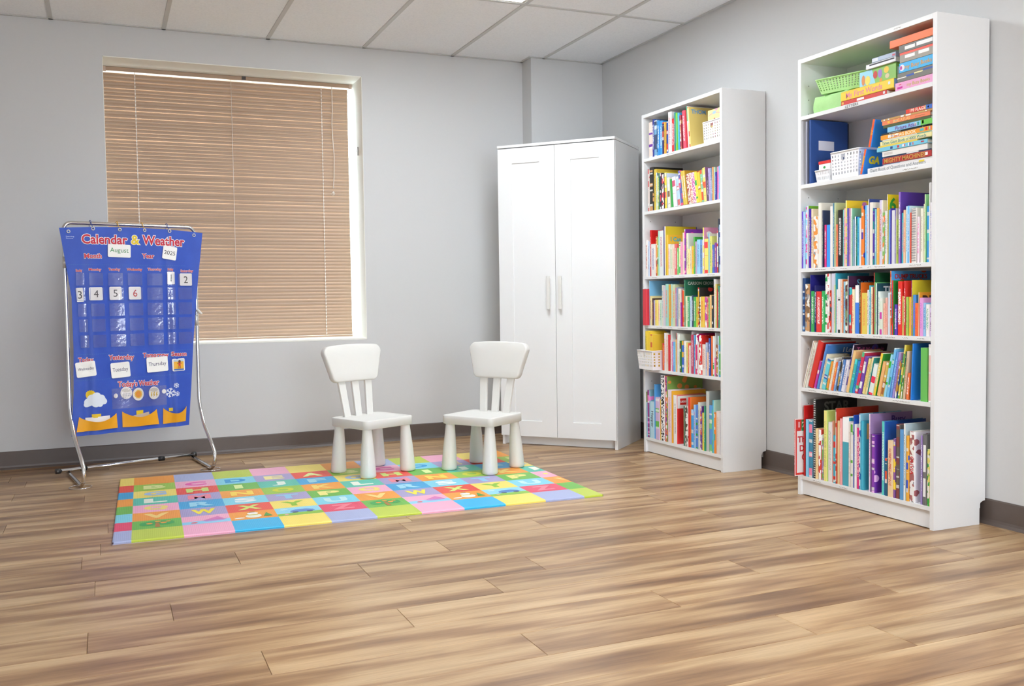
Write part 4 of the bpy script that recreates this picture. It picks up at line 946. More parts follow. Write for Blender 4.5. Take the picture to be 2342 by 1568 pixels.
DATA = """B3|B|1.060
3777 77 263 0.0 0 63c fff . 1
3692 111 261 0.0 0 bdf 88c . 1
3553 139 284 0.0 0 9de e4a . 3
3406 103 285 0.0 0 ede c6a 7b3 1
3295 130 270 0.0 0 42a dcb . 1
3157 109 269 0.0 0 edb 236 . 1
3035 346 233 0.0 0 f2f0ea e94 . 3
2679 218 291 0.0 0 eeeade ccb e9e4d6 0
2453 78 256 0.0 0 667 9a8 2b3a5e 1
2296 119 190 0.0 0 e4387f fff . 1
2169 241 189 0.0 0 3a9dfa fff . 0
1920 173 269 0.0 0 eeeae4 ccc . 0
1739 76 281 0.0 0 2a7fa5 cde . 1
1655 107 282 0.0 0 bcc99a 796 c3cf9f 1
1540 113 186 0.0 0 f86 5a4 . 1
1419 276 248 0.0 0 222 fff . 1
1134 102 247 0.0 0 8cc 47a . 1
1025 85 252 0.0 0 fbb e24 . 1
931 82 285 0.0 0 f3e98a d8c f6d53c 2
840 77 251 0.0 0 66b cad . 1
755 97 250 0.0 0 c8b 86b . 1
650 127 249 0.0 0 e8e4da 9cb 7cc2a0 1
516 83 200 0.0 0 8ab 47c . 1
424 83 211 0.0 0 fff 9bd 1f62c8 1
333 67 201 0.0 0 297a5a 8c9 . 1
258 118 208 0.0 0 4bd 27b . 1
110 84 202 0.0 0 e8e8ee cce . 0
17 160 253 0.0 0 f83 54a . 2
-204 85 253 0.0 0 5bf cde . 1
-296 96 253 0.0 0 cde e88 . 1
-400 50 278 0.0 0 f4f4f4 ccc 3b4f95 0
-458 191 263 0.0 0 efe8dc edc . 0
-657 113 238 0.0 0 5339a0 288 . 2
-778 78 232 0.0 0 8cd eee . 1
-863 109 236 0.0 0 f5b95a fda . 1
-980 180 267 0.0 0 d8d0e8 c63 f0eeea 1
-1167 132 214 0.0 0 8b6 e84 . 3
-1307 125 220 0.0 0 e8ece8 567 . 1
-1440 40 287 0.0 0 eef 74c f4d829 1|c:6:3fae3f
-1488 134 223 0.0 0 7fb4e6 9cf . 0
-1629 40 228 0.0 0 43a 65c . 1
-1677 198 219 0.0 0 dcdce4 d33 . 0
-1884 52 226 0.0 0 43a 98d f4ecd0 1
-1944 124 180 0.0 0 a7c24e 674 . 1
-2075 126 289 0.0 0 9a70c8 fff 5b3a9a 1|s:THE_ENVIRONMENTS:fff
-2210 100 204 0.0 0 4bc e8a . 1
-2318 104 215 0.0 0 f6c8a0 d56 . 1
-2430 85 229 0.0 0 cef 59b . 1
-2523 91 230 0.0 0 7ac0ee fff . 1
-2622 40 229 0.0 0 d6ebf2 abc d5e8f0 0
-2670 60 201 0.0 0 e95a40 c03 . 1
-2738 250 219 0.0 0 e9e2dc aaa . 5
-3033 102 182 0.0 0 f2e4ec f3a . 1
-3188 138 213 0.0 0 eee8da bb9 . 1
-3334 65 230 0.0 0 e6e2c8 ba8 9ccb78 1
-3407 64 267 0.0 0 c8dca8 7a6 8fd08f 1
-3482 160 220 0.0 0 3f9fe0 5cc . 2
-3650 41 310 0.0 0 f2eeec c33 f2eeec 0
-3700 71 232 0.0 0 f4f0f4 56c . 1
B4|B|0.767
3777 179 247 0.0 0 247 69c 2a4a80 2
3590 350 220 0.0 0 8a6a4a c96 . 3
3225 46 261 0.0 0 339 fff 2d2a86 6
3153 216 187 0.0 0 3aa85a fff . 1
2922 109 212 0.0 0 226 fff . 1
2805 332 185 0.0 0 e33a34 fff . 1
2465 180 187 0.0 0 3ab462 fff . 1
2257 161 263 0.0 0 f4f0ee 2a5 . 3
2088 130 264 0.0 0 f8f4f4 d22 . 3
1939 80 189 0.0 0 e84a2a 222 . 3
1851 221 264 0.0 0 d0cede 99a e8e8ee 0
1622 46 213 0.0 0 dd9 c36 . 1
1568 40 264 0.0 0 4bb 2ab 3aa7c0 0
1520 95 193 0.0 0 f4f0f0 e8a . 1
1417 190 238 0.0 0 e8e8ea 222 . 2
1219 125 236 0.0 0 e8dccc f84 e87a3a 1
1087 113 226 0.0 0 9cd4ec 32a . 1
965 173 227 0.0 0 8a9a6a 622 . 3
784 57 250 0.0 0 eeecea 69d 4a2a4a 1|c:Santa's:6ab4e0
719 148 200 0.0 0 c8383a 3bc . 2
564 146 192 0.0 0 f8ecc0 e33 . 1
409 287 209 0.0 0 4488ee fff . 4
114 128 220 0.0 0 3a3228 ca5 e87020 1
-22 306 176 0.0 0 e8d060 e85 . 1
-336 81 188 0.0 0 f4f0f0 a55 . 1
-456 72 207 0.0 0 4bc fff . 1
-536 58 201 0.0 0 f4f4f4 47c . 1
-602 91 199 0.0 0 eddaa8 b22 c86a5a 1
-701 58 260 0.0 0 c33a30 474 1f5a35 0
-767 60 219 0.0 0 7cc87c e93 . 1
-835 87 215 0.0 0 d8e6e2 8aa 2f5560 1|c:TH:eee
-930 127 181 0.0 0 e4efe6 9bb . 1
-1065 153 152 0.0 0 dce8d8 c4a . 2
-1226 138 131 0.0 0 f6c4b0 e86 . 1
-1372 98 154 0.0 0 f2b8a8 d43 . 1
-1478 163 175 0.0 0 dde8f4 9ac . 0
-1648 83 264 0.0 0 e0885a c42 4d9fe0 2|c:DUMP_TRUCKS:b22
-1740 83 225 0.0 0 e8352a 332 2a8a3a 1
-1831 168 126 0.0 0 5a3fb0 fff . 1
-2008 238 221 0.0 0 e8352c fff . 1|s:BOAT_WORKS:fff
-2254 121 160 0.0 0 d9c068 8a6 . 1
-2383 93 222 0.0 0 d83434 fff . 1
-2484 117 157 0.0 0 a8c85c 785 . 1
-2609 136 157 0.0 0 f2bd35 e88 . 1
-2753 40 224 0.0 0 7a3f98 ddd e2d23a 1
-2801 146 165 0.0 0 4a94e0 b5d . 1
-2955 143 132 0.0 0 f2743e e43 . 1
-3107 40 175 0.0 0 f0d8b8 ccc eaa030 0|c:BIG:3a2a20
-3155 191 153 0.0 0 e4a0d8 c7c . 1
-3353 112 133 0.0 0 9cc8ec 47b . 1
-3473 187 127 0.0 0 f4f2f0 2a7 . 1
-3684 101 114 0.0 0 dcc8ea 746 . 1
B5|B|0.507
3712 67 229 18.2 0 eeece6 c98 d0a890 0
3636 79 222 18.2 0 e8e6d8 aa8 . 1
3547 137 219 18.2 0 e0ddd2 a55 . 1
3398 392 224 18.1 0 d83228 f55 c8201c 0
2989 138 132 17.8 0 c03aa0 ebc . 2
2830 161 212 17.2 0 5a8fd8 79c 4a82cc 0|c:I_Love:e8ecf4
2643 171 165 16.7 0 e8dcc0 a97 . 1
2446 251 143 16.0 0 6cd0dc 36b . 2
2168 140 133 15.2 0 e89a38 5b4 . 2
2004 143 150 14.6 0 f0ece2 cc9 . 1
1841 144 130 14.2 0 f7763a fd6 . 1
1679 118 136 13.7 0 78a0d4 fff . 1
1546 149 157 13.5 0 3a332c ca5 . 3
1387 151 145 13.4 0 5888cc fff . 1
1227 224 143 13.5 0 e8e6f0 56a . 1
995 86 217 13.6 0 ccc8dc 549 2a1a30 2|c:Tell_Me_Again:a04a78
900 164 189 13.9 0 f0c888 da7 . 0
729 173 151 14.2 0 3bb4b4 5dd . 2
548 171 144 14.2 0 3888dc 25a . 1
368 170 185 14.3 0 d83858 5b8 . 2
190 192 166 14.4 0 7448b0 eee . 2
-12 206 157 14.3 0 ecd98a c94 . 1
-233 122 165 14.2 0 f0d8a0 3a9 3a9a98 1
-366 297 134 14.3 0 e4efec e35 . 2
-677 153 185 14.0 0 f2cc40 eee 3a9a3a 1
-868 200 149 13.6 0 f0b878 fc9 . 0
-1088 169 148 13.2 0 d8b85c a63 . 2
-1280 139 182 12.7 0 9cdcf0 3b3 . 2
-1445 112 209 12.1 0 7ac4f0 3a8 . 2
-1585 135 193 11.6 0 6a9ce0 adf . 1
-1747 110 192 11.0 0 a894d4 53a . 1
-1887 106 158 10.4 0 3a5fa8 b84 . 3
-2031 114 223 9.5 0 e8dc70 5a5 d4b83a 2
-2196 77 196 8.3 0 7cb85a 265 . 3
-2328 120 198 6.8 0 d8c0a0 a63 . 1
-2504 127 109 5.3 0 f27840 fff . 1
-2732 72 229 2.5 0 2f86e0 6bf 2a7ad8 0
-3232 337 214 0.0 0 6cc05c dfd . 0
-3615 170 229 0.0 0 f4c8c4 fff . 2
B6|B|0.092
3777 40 268 0.0 42 e8352c fff f2e8e4 1|c:The_D_Ch:c8323a
3653 79 330 0.0 0 c82222 fee d02020 0
3515 197 267 0.0 0 8cd4f8 69c . 0
3308 286 266 0.0 0 3a88a8 e8a . 2
3014 171 365 0.0 0 242020 eee 1c1a1a 5|c:STAR:555550
2834 125 233 0.0 0 f0d8a0 a86 . 1
2700 234 231 0.0 0 d84338 fff . 3
2457 123 192 0.0 0 a888b4 7a5 . 3
2326 252 320 0.0 0 f0e68c bb6 c4dc7c 1
2065 292 271 0.0 0 e8e4e0 aaa . 1
1765 43 280 0.0 0 e0485a e86 f0d4a0 0
1713 186 215 0.0 0 4ab4d0 d33 . 2
1519 59 338 0.0 0 e8e8d8 c42 d0402c 3
1451 159 284 0.0 0 f0d4a0 e98 . 0
1284 141 295 0.0 0 f8a8a8 fdd . 1
1134 418 304 0.0 0 48a8bc fff 2a9ab8 4
708 77 289 0.0 0 e8e0d8 b98 . 1
623 173 285 0.0 0 e8e4dc 5a3 . 2
441 56 320 0.0 0 2a4fb8 79d 2a4fb8 0
377 120 281 0.0 0 f0eeea ccc . 1
249 143 267 0.0 0 e42a80 fff . 1
83 71 330 0.0 0 e8f0f0 37b 8cc8dc 3
4 157 300 0.0 0 4ab8d8 da6 3fa4b8 0|c:Fa:d8b468
-469 83 334 0.0 0 f0d8ec d7a a888b8 1|c:Busy:5a3a88
-602 226 250 0.0 0 8a3fb0 ebe 6a2f9a 2
-1171 192 311 0.0 0 5cd0c8 fff 2f5fb8 1
-1371 139 158 0.0 0 246080 d53 . 2
-1530 305 236 0.0 0 ecd0a8 c33 . 1
-1843 108 247 0.0 0 8a5aa0 fd4 . 2
-1959 223 308 0.0 0 6a5f58 844 . 2
-2190 220 289 0.0 0 5f9fd8 8bd . 0
-2418 105 316 0.0 0 eef4f2 222 b8ccd4 1
-2531 142 268 0.0 0 f0b040 35c . 2
-2681 295 288 0.0 0 f4f0f0 a66 f0eeee 3|s:OLIVIA:c22
-3267 101 278 0.0 0 a08ac8 fff . 1
-3377 207 285 0.0 0 6f6f70 eee . 7
-3591 159 228 0.0 0 f0e47c 3a4 . 3
S1|S|1.758
3327 424 206 0.0 0 ecd8cc 73a . 2
2889 196 218 0.0 0 2b2f8a fff 1f4f9a 1
2684 307 207 0.0 0 3a4a6a 7ac . 2
2368 259 199 0.0 0 2f8fd8 fff . 1
2099 257 195 0.0 0 3a9ae0 fff . 1
1833 211 181 0.0 0 3a2a5a d53 . 2
1614 166 179 0.0 0 e0a83a 573 . 1
1439 208 179 0.0 0 2a4fa0 d43 . 2
1222 344 229 0.0 0 e8e6e6 d43 . 1
855 284 185 0.0 0 d43a3a fff . 1
552 123 215 -0.2 0 3a9a98 8cc . 1
399 174 210 -0.8 0 7cc83a 2ac . 1
186 166 207 -1.6 0 4ab0e0 8d8 . 1
-25 158 191 -2.6 0 a83a4a c96 . 3
-293 298 211 -3.8 0 e0506a fff . 1
-634 145 209 -4.7 0 c82a2a e66 . 0
-810 94 229 -5.2 0 f0f0ee 2a7 . 4
-926 139 222 -5.6 0 efe49a c44 e8cf7a 2|c:THOM:6aa4d8
S2|S|1.445
3447 200 247 0.0 0 dccfc8 c66 . 2
3238 392 255 0.0 0 2e2a26 c96 2a2826 2
2826 277 239 0.0 0 d8c04a 963 d2b23e 1
2541 113 216 0.0 0 cde4e4 68a . 1
2419 161 215 0.0 0 e8dc5a 3b2f50 . 2
2250 104 210 0.0 0 4a8a6a dec . 1
2134 184 209 0.0 0 3a3040 c45 . 2
1929 289 200 -0.4 0 3a2a40 d45 . 3
1607 235 205 -1.0 0 e8d84a e65 . 2
1332 38 200 -2.0 0 6a9ad8 cde c4d0e8 0
1247 254 173 -3.3 0 e8e0d0 864 . 2
938 215 160 -5.0 0 3aa04a cec . 0
674 333 169 -6.2 0 eceaf0 c57 . 2
299 298 167 -7.3 0 b8d4e4 c66 . 2
-33 229 198 -8.2 0 5a62a8 d57 . 2
-287 237 192 -8.6 0 d4b844 eee . 1
-540 206 193 -8.8 0 dcc050 fff b88a20 1
-757 243 170 -8.9 0 dcd8cc a33 . 8
-1009 278 171 -8.9 0 e4dccc c43 . 8
-1295 310 171 -8.7 0 ecd8d8 c4a . 8
-1613 237 171 -8.4 0 e8d850 3a4 . 2
-1857 235 172 -7.8 0 f0c848 a33 . 2
-2100 233 175 -6.8 0 8ac4a0 e53 . 2
-2341 264 183 -5.7 0 eedd78 e63 9a6a94 2
-2613 127 129 -4.4 0 5a4a5a eee . 1
-2749 194 174 -2.9 0 b8a8d4 86a . 1
-2950 109 173 -1.7 0 8aa0c0 fff . 1
-3067 125 176 -0.8 0 f0a060 fdb . 1
-3200 108 174 -0.3 0 b4dcc0 7b8 . 1
-3316 140 147 0.0 0 4a4aa0 99d . 1
-3464 172 173 0.0 0 f08ab8 c2a . 1
-3644 129 174 0.0 0 7ac0e8 e8c . 1
S3|S|1.060
3773 278 217 0.0 0 eeeae6 c43 . 1
3485 205 207 0.0 0 c8d8ec 68b . 1
3271 156 272 0.0 0 d82a30 fff d42020 1
3106 458 188 0.0 0 ece8e4 55a . 1
2638 153 229 0.0 0 f0a060 b43 . 2
2476 129 225 0.0 0 b8b840 374 . 2
2338 128 262 0.0 0 a8dcc8 7ba . 1
2200 400 261 0.0 0 e4e8e4 c56 . 1
1792 148 283 0.0 0 3f4488 66a 3f4488 0
1634 148 282 0.0 0 e8e4e0 aaa dcc030 0
1478 191 232 0.0 0 f4c840 da4 f0bc38 0|c:I_Can_Read!:4ab8c8
1278 212 178 0.0 0 e8e0d4 d35 . 1
1057 210 172 0.0 0 e0dcc8 6b5 . 1
838 209 175 0.0 0 e8d8c4 e86 . 1
621 228 176 0.0 0 e86a6a eee . 1
384 163 152 0.0 0 7ccc74 dfd . 1
213 204 185 0.0 0 f0e4b0 5b6 . 2
0 181 184 0.0 0 f4a8c4 d5a . 1
-190 180 233 0.0 0 ecd8c4 cb9 . 0
-378 138 251 0.0 0 8a3fa8 e4a 7a2f9a 2
-524 199 228 0.0 0 f0ecc0 a97 e4e4e0 1
-731 197 140 0.0 0 f0e8a0 c95 . 1
-937 135 153 0.0 0 e8dcc8 b85 . 1
-1080 215 154 0.0 0 f8d428 e84 . 1
-1303 153 202 0.0 0 5cb85a e64 3aa43a 1
-1464 132 177 0.0 0 c8b0cc 978 . 1
-1604 290 186 0.0 0 9cd0f0 58b . 1
-1902 236 181 0.0 0 6a9ad8 224 d4dcdc 1
-2158 148 248 0.0 0 f0e468 eee d890b0 2
-2314 379 185 0.0 0 f4e474 e44 . 2
-2701 126 212 0.0 0 4ab8e0 bdf dcd8cc 0
-2835 182 197 0.0 0 dce07c 594 . 1
-3025 181 150 0.0 0 4a78c8 f9a . 1
-3214 187 160 0.0 0 8a3f9a fd6 . 1
-3439 123 222 0.0 0 e8e0dc c33 . 2
-3570 85 284 0.0 0 3a4050 69c . 1
-3662 129 252 0.0 0 bcd8ec 25a . 2
S4|S|0.767
3803 403 217 0.0 22 dc3a48 e56 . 0
3371 74 264 0.0 0 8cc8f0 adf 7fbbe4 0
3290 215 175 0.0 0 ecdca0 c33 . 1
3066 173 161 0.0 0 4a2f28 c85 . 1
2885 152 150 0.0 0 b8b4d8 c3c . 1
2724 291 152 0.0 0 f0dc74 e94 . 1
2426 189 152 0.0 0 ecdcd0 e77 . 1
2228 188 152 0.0 0 c8dcd0 4a5 . 1
2032 225 237 0.0 0 e0dccc 8ac . 1
1799 224 232 0.0 0 d0c8d4 fa8 . 1
1567 298 242 0.0 0 9cd4c4 e43 . 1
1261 182 239 0.0 0 d89c30 eb4 . 1
1072 180 241 0.0 0 a8d4c8 f94 . 1
883 254 238 0.0 0 ccd4a8 e52 . 1
622 177 218 0.0 0 d07a94 bbd 6a84d0 1
436 103 222 0.0 0 8aa0bc dde . 1
326 285 215 0.0 0 e8dcd0 9a8 . 1
33 137 137 0.0 0 9a2f98 d6c . 1
-113 119 204 0.0 0 e03020 f65 . 0
-239 100 204 0.0 0 f08830 ec8 dcd8d4 2
-347 100 264 0.0 0 3a8a68 6c9 2a6a50 0|c:CARSON_CROSS:d8e0d8
-455 206 172 0.0 0 e8e8c0 ac8 . 1
-669 187 167 0.0 0 3fa868 fff . 1
-863 238 169 0.0 0 c4dcec 8ac . 1
-1109 131 175 0.0 0 3a4a68 eee . 1
-1249 269 167 0.0 0 4ab44c eee . 1
-1526 129 166 0.0 0 e4c83c 875 . 1
-1663 163 217 0.0 0 dca838 d33 2a2624 2
-1834 94 166 0.0 0 f4f0f0 222 . 8
-1936 346 168 0.0 0 ecc84c e63 . 1
-2289 242 167 0.0 0 ecb0b0 c4a . 3
-2539 124 157 0.0 0 d83a50 fb5 . 1
-2672 107 161 0.0 0 7ccc6c dfd . 1
-2787 156 176 0.0 0 f0cc8c e72 . 1
-2951 171 172 0.0 0 2f3438 e93 . 2
-3130 154 259 0.0 0 e8e4e4 f0a838 . 1
-3291 121 233 0.0 0 d8c86c eee . 1
-3420 136 205 0.0 0 c8303c e66 . 0
-3564 119 223 0.0 0 3a8f78 edc . 1
-3691 120 216 0.0 0 e8e4d8 5a9 . 1
S5|S|0.507
1991 110 158 0.0 0 d83a40 f88 . 1
1874 109 149 0.0 0 e86a30 fc8 . 1
1757 186 219 0.0 0 dce0e8 e76 f0e8d8 1
1563 223 211 0.0 0 e8d8cc d64 . 1
1332 145 209 0.0 0 d83038 f66 . 0
1126 159 181 0.0 0 e8dcdc d45 . 1
952 106 171 0.0 0 e07ab8 fcd . 1
838 236 171 0.0 0 6ab0e4 adf . 1
594 141 185 0.0 0 f0e080 cb5 . 1
445 85 221 0.0 0 c82a34 e66 ecece8 0|c:Little_Book:444
352 177 215 0.0 0 e8ece0 bb9 . 1
168 175 179 0.0 0 2f7a3a 8a2f2a . 2
-16 247 179 0.0 0 3a6ad0 f0c030 . 2
-271 227 180 0.0 0 f0ece4 bbb . 1
-505 153 172 0.0 0 e0dc7c a95 . 1
-666 135 168 0.0 0 ec6a50 fca . 1
-809 134 156 0.0 0 ece4dc b99 . 1
-999 85 217 0.0 0 d05a8a fbd . 1
-1092 160 215 0.0 0 c83a5a eee . 1
-1260 138 215 0.0 0 6ab8e8 24a . 1
-1407 79 166 0.0 0 e87a70 fcc . 1
-1494 113 224 0.0 0 d8207a fff . 2
-1615 130 177 0.0 0 e8e0d8 b87 . 1
-1752 265 216 0.0 0 e03028 fff . 3
-2026 330 167 0.0 0 ece0d4 c55 . 1
-2364 159 178 0.0 0 b8c4e0 67a . 1
-2531 125 126 0.0 0 f4cca8 e86 . 1
-2664 138 203 0.0 0 2f55b0 fff . 1
-2861 141 215 0.0 0 e8702c fb8 . 0
-3011 165 216 0.0 0 ece8e4 3a6 . 2
-3228 78 100 0.0 0 e87ab0 fcd . 1
-3314 192 170 0.0 0 d8a050 a52 . 3
-3514 120 218 0.0 0 c4dce8 68a . 1
-3642 142 217 0.0 0 4ab050 38c . 2
S6|S|0.092
3803 40 273 0.0 0 8a9a5a 368 7a8a4a 0
3755 69 211 0.0 0 a8dcf0 68a . 1
3673 280 285 0.0 0 9a3f8a e8c 8ab8c8 2
3381 489 218 0.0 0 bce0ec 345 . 0|s:Hopper:345
2879 112 325 0.0 0 5aa8ec bdf 5aa8ec 0
2755 449 250 0.0 0 d4b8d8 6b4 . 2
2294 140 240 0.0 0 f0c83c e84 . 1
2142 380 384 0.0 0 f4f2f2 222 . 8
1750 78 384 0.0 0 e04040 fcc . 1
1660 226 381 0.0 0 8a3f90 d84 7a9a4a 3
1422 400 305 0.0 0 ecdce4 c8a . 1
1011 134 301 0.0 0 f0b028 e73 eeb030 0
865 432 279 0.0 0 f4f2f0 e44 e43030 0|s:365_THINGS_TO_DO_WITH_BRICKS:333
-200 134 225 0.0 0 5a7a6a ca5 . 1
-342 304 229 0.0 0 f0f0ee 543 . 3
-669 269 279 0.0 0 e82a24 f64 ec7a28 0
-949 266 214 0.0 0 4aa8ec bdf . 2
-1226 182 243 0.0 0 9cc8ec c47 . 1
-1419 202 246 0.0 0 5a8ad8 3a4 . 2
-1637 179 261 0.0 0 d4d8d0 998 . 1
-1827 172 241 0.0 0 6a3f98 e64 . 3
-2015 203 207 0.0 0 ece058 a84 . 1
-2229 106 248 0.0 0 3a9a70 ade . 1
-2362 332 329 0.0 0 c8ccc8 9a9 8f9390 0|c:Ther:e4e8e4
-2704 286 255 0.0 0 5a9adc 7c8 6aaae4 2
-3016 144 286 0.0 0 4ab8d8 8de b4d8c8 0
-3171 144 221 0.0 0 f08a30 3a9 . 2
-3324 320 230 0.0 0 e8dcd4 cba . 1
-3655 91 222 0.0 0 dcd8dc aaa . 1
"""
SHW = {'1': 'top', '2': 'second', '3': 'third', '4': 'fourth', '5': 'fifth', '6': 'bottom'}
case_ph = {'B': 'green-basket bookcase', 'S': 'bookcase beside wardrobe'}
cur = None
for ln in DATA.strip().split('\n'):
    ln, _, ti = ln.partition('|')
    if ln[0] in 'BS':
        cur = ln; cz = float(ti.split('|')[1]); idx = 0; continue
    f_ = ln.split(); a, t, h = float(f_[0])/1e4, float(f_[1])/1e4, float(f_[2])/1e3; lean = math.radians(float(f_[3])); pr = float(f_[4])/1e3
    idx += 1
    big = cur[0] == 'B'; xf, cy_ = (XFB, CYB) if big else (XFS, CYS)
    tt = t*math.cos(lean)-.0007
    d = min(.245, max(.12, h*(.70+.12*bseed.random()))); hard = tt > .0105 and bseed.random() < .8
    if f_[7] != '.': d = max(d, .19)
    if cur == 'B6' and idx == 1: d = .20
    thin = tt < .0090  # these are thin books, set apart by thickness alone
    nm = 'binder' if (cur, idx) in (('S4', 1), ('B5', 38)) else ('thin book' if thin else 'book')
    size = 'tall' if h > .255 else ('small' if h < .19 else ('thick' if tt > .021 else ('slim' if tt < .012 else 'medium')))
    colr = cname(f_[5])
    if f_[8] in '2378' and cname(f_[6]) != colr: colr += ' and '+cname(f_[6])
    lab = '%s %s %s, %s from wardrobe end, %s shelf, %s' % (size, colr, nm, ordw(idx), SHW[cur[1]], case_ph[cur[0]])
    off = .004 + bseed.uniform(-.002, .003) - pr
    lift = abs(math.sin(lean))*tt/2 + .0004
    pos = (xf+off, cy_+a-t/2, cz+lift)
    o = make_book(nm, max(tt, .0028), h, d, hard, f_[5], f_[6], f_[7], int(f_[8]), ti, pos, (0, lean, -PI/2))
    tag(o, lab, nm, 'upright books on the %s shelf of the %s' % (SHW[cur[1]], case_ph[cur[0]]))
    if cur == 'B6' and idx == 1:   # red board book: framed front with number tabs
        mb_ = MB(); fr = []
        t_ = o['dim'][0]
        rim = MB()
        for (y0, y1, z0, z1) in ((0.004, .012, 0.004, h-.004), (.012, d, h-.05, h-.004), (.012, d, .004, .014)):
            rim.add([(t_/2+.0003, y0, z0), (t_/2+.0003, y1, z0), (t_/2+.0003, y1, z1), (t_/2+.0003, y0, z1)], [(0, 1, 2, 3)])
        obj('red_border', rim, ink('e2392e'), o)
        for k, (ch, cc) in enumerate((('1', 'd8352c'), ('2', '2f8a4e'), ('3', 'c82f30'), ('4', '2f8a4e'))):
            y0 = .012+.026*k
            tb = obj('number_tab', MB().add([(t_/2+.0006, y0, h-.058), (t_/2+.0006, y0+.024, h-.058), (t_/2+.0006, y0+.024, h-.006), (t_/2+.0006, y0, h-.006)], [(0, 1, 2, 3)]), ink(cc), o)
            vs, fs, x0, x1, yy0, yy1 = text2d(ch, .03); k2 = .026/(yy1-yy0)
            obj('number', MB().add([(t_/2+.0009, y0+.012+(p-(x0+x1)/2)*k2, h-.028+(q_-(yy0+yy1)/2)*k2) for p, q_ in vs], fs), ink('f4f2f0'), tb)
    if cur == 'S6' and ti.startswith('s:365'):
        t_ = o['dim'][0]
        obj('white_band', MB().add([(t_/2+.0003, .002, h-.075), (t_/2+.0003, d-.002, h-.075), (t_/2+.0003, d-.002, h-.003), (t_/2+.0003, .002, h-.003)], [(0, 1, 2, 3)]), ink('f4f3f1'), o)
        lo = obj('square_logo', MB().add([(t_/2+.0006, .02, h-.055), (t_/2+.0006, .062, h-.055), (t_/2+.0006, .062, h-.018), (t_/2+.0006, .02, h-.018)], [(0, 1, 2, 3)]), ink('dc2a26'), o)
        vs, fs, x0, x1, y0, y1 = text2d('LEGO', .05); k2 = .036/(x1-x0)
        obj('logo_lettering', MB().add([(t_/2+.0009, .023+(p-x0)*k2, h-.0365+(q_-(y0+y1)/2)*k2) for p, q_ in vs], fs), ink('f6f4f2'), lo)

# ------------------------------------------------------------------ flat stacks and boxes on the upper shelves of the far bookcase
def flat_item(name, label, cat, yl, yr, z, th, dep, c, txt=None, tcol='fff', yaw=0, off=.004, group=None, pagesc=None, extra=None, tsz=.62, tx=.5, rnd_=0, tup=0):
    """a book or box lying flat: spine towards the room (-x). yl/yr measured along the shelf from its middle (towards wardrobe +)"""
    w = yl-yr; t = thing(name, label, cat, (XFB+off, CYB+(yl+yr)/2, z), (0, 0, -PI/2+yaw), group)
    # local x: along the shelf away from the wardrobe, y: into the shelf
    h = th-.0006
    if pagesc:
        b_ = .0018 if th > .012 else .0008
        obj('cover', MB().box(-w/2, w/2, 0, dep, 0, b_).box(-w/2, w/2, 0, dep, h-b_, h).box(-w/2, w/2, 0, .003, b_, h-b_), mat('bk_'+c, hx(c), .38), t, bevel=rnd_ or .0005)
        obj('pages', MB().box(-w/2+.002, w/2-.002, .003, dep-.003, b_, h-b_), PAGES if pagesc is True else mat('bk_'+pagesc, hx(pagesc), .5), t)
    else:
        obj('box_body', MB().box(-w/2, w/2, 0, dep, 0, h), mat('bk_'+c, hx(c), .38), t, bevel=rnd_ or .0012)
    if txt:
        vs, fs, x0, x1, y0, y1 = text2d(txt, .015); k = min(tsz*h/(.72), .86*w/(x1-x0)); tx = min(max(tx, .04+(x1-x0)*k/w/2), .96-(x1-x0)*k/w/2)
        obj('title', MB().add([((tx-.5)*w+(p-(x0+x1)/2)*k, -.0006, h/2+(q_-.35)*k) for p, q_ in vs], fs), ink(tcol), t)
    for (u0, u1, v0, v1, cc) in (extra or []):
        obj('print_patch', MB().add([(-w/2+w*u0, -.0004, h*v0), (-w/2+w*u1, -.0004, h*v0), (-w/2+w*u1, -.0004, h*v1), (-w/2+w*u0, -.0004, h*v1)], [(0, 1, 2, 3)]), ink(cc), t)
    return t
Z2, Z1 = 1.445, 1.758; z = Z2+.0004; g = 'books stacked flat on the second shelf'
ye = -.377
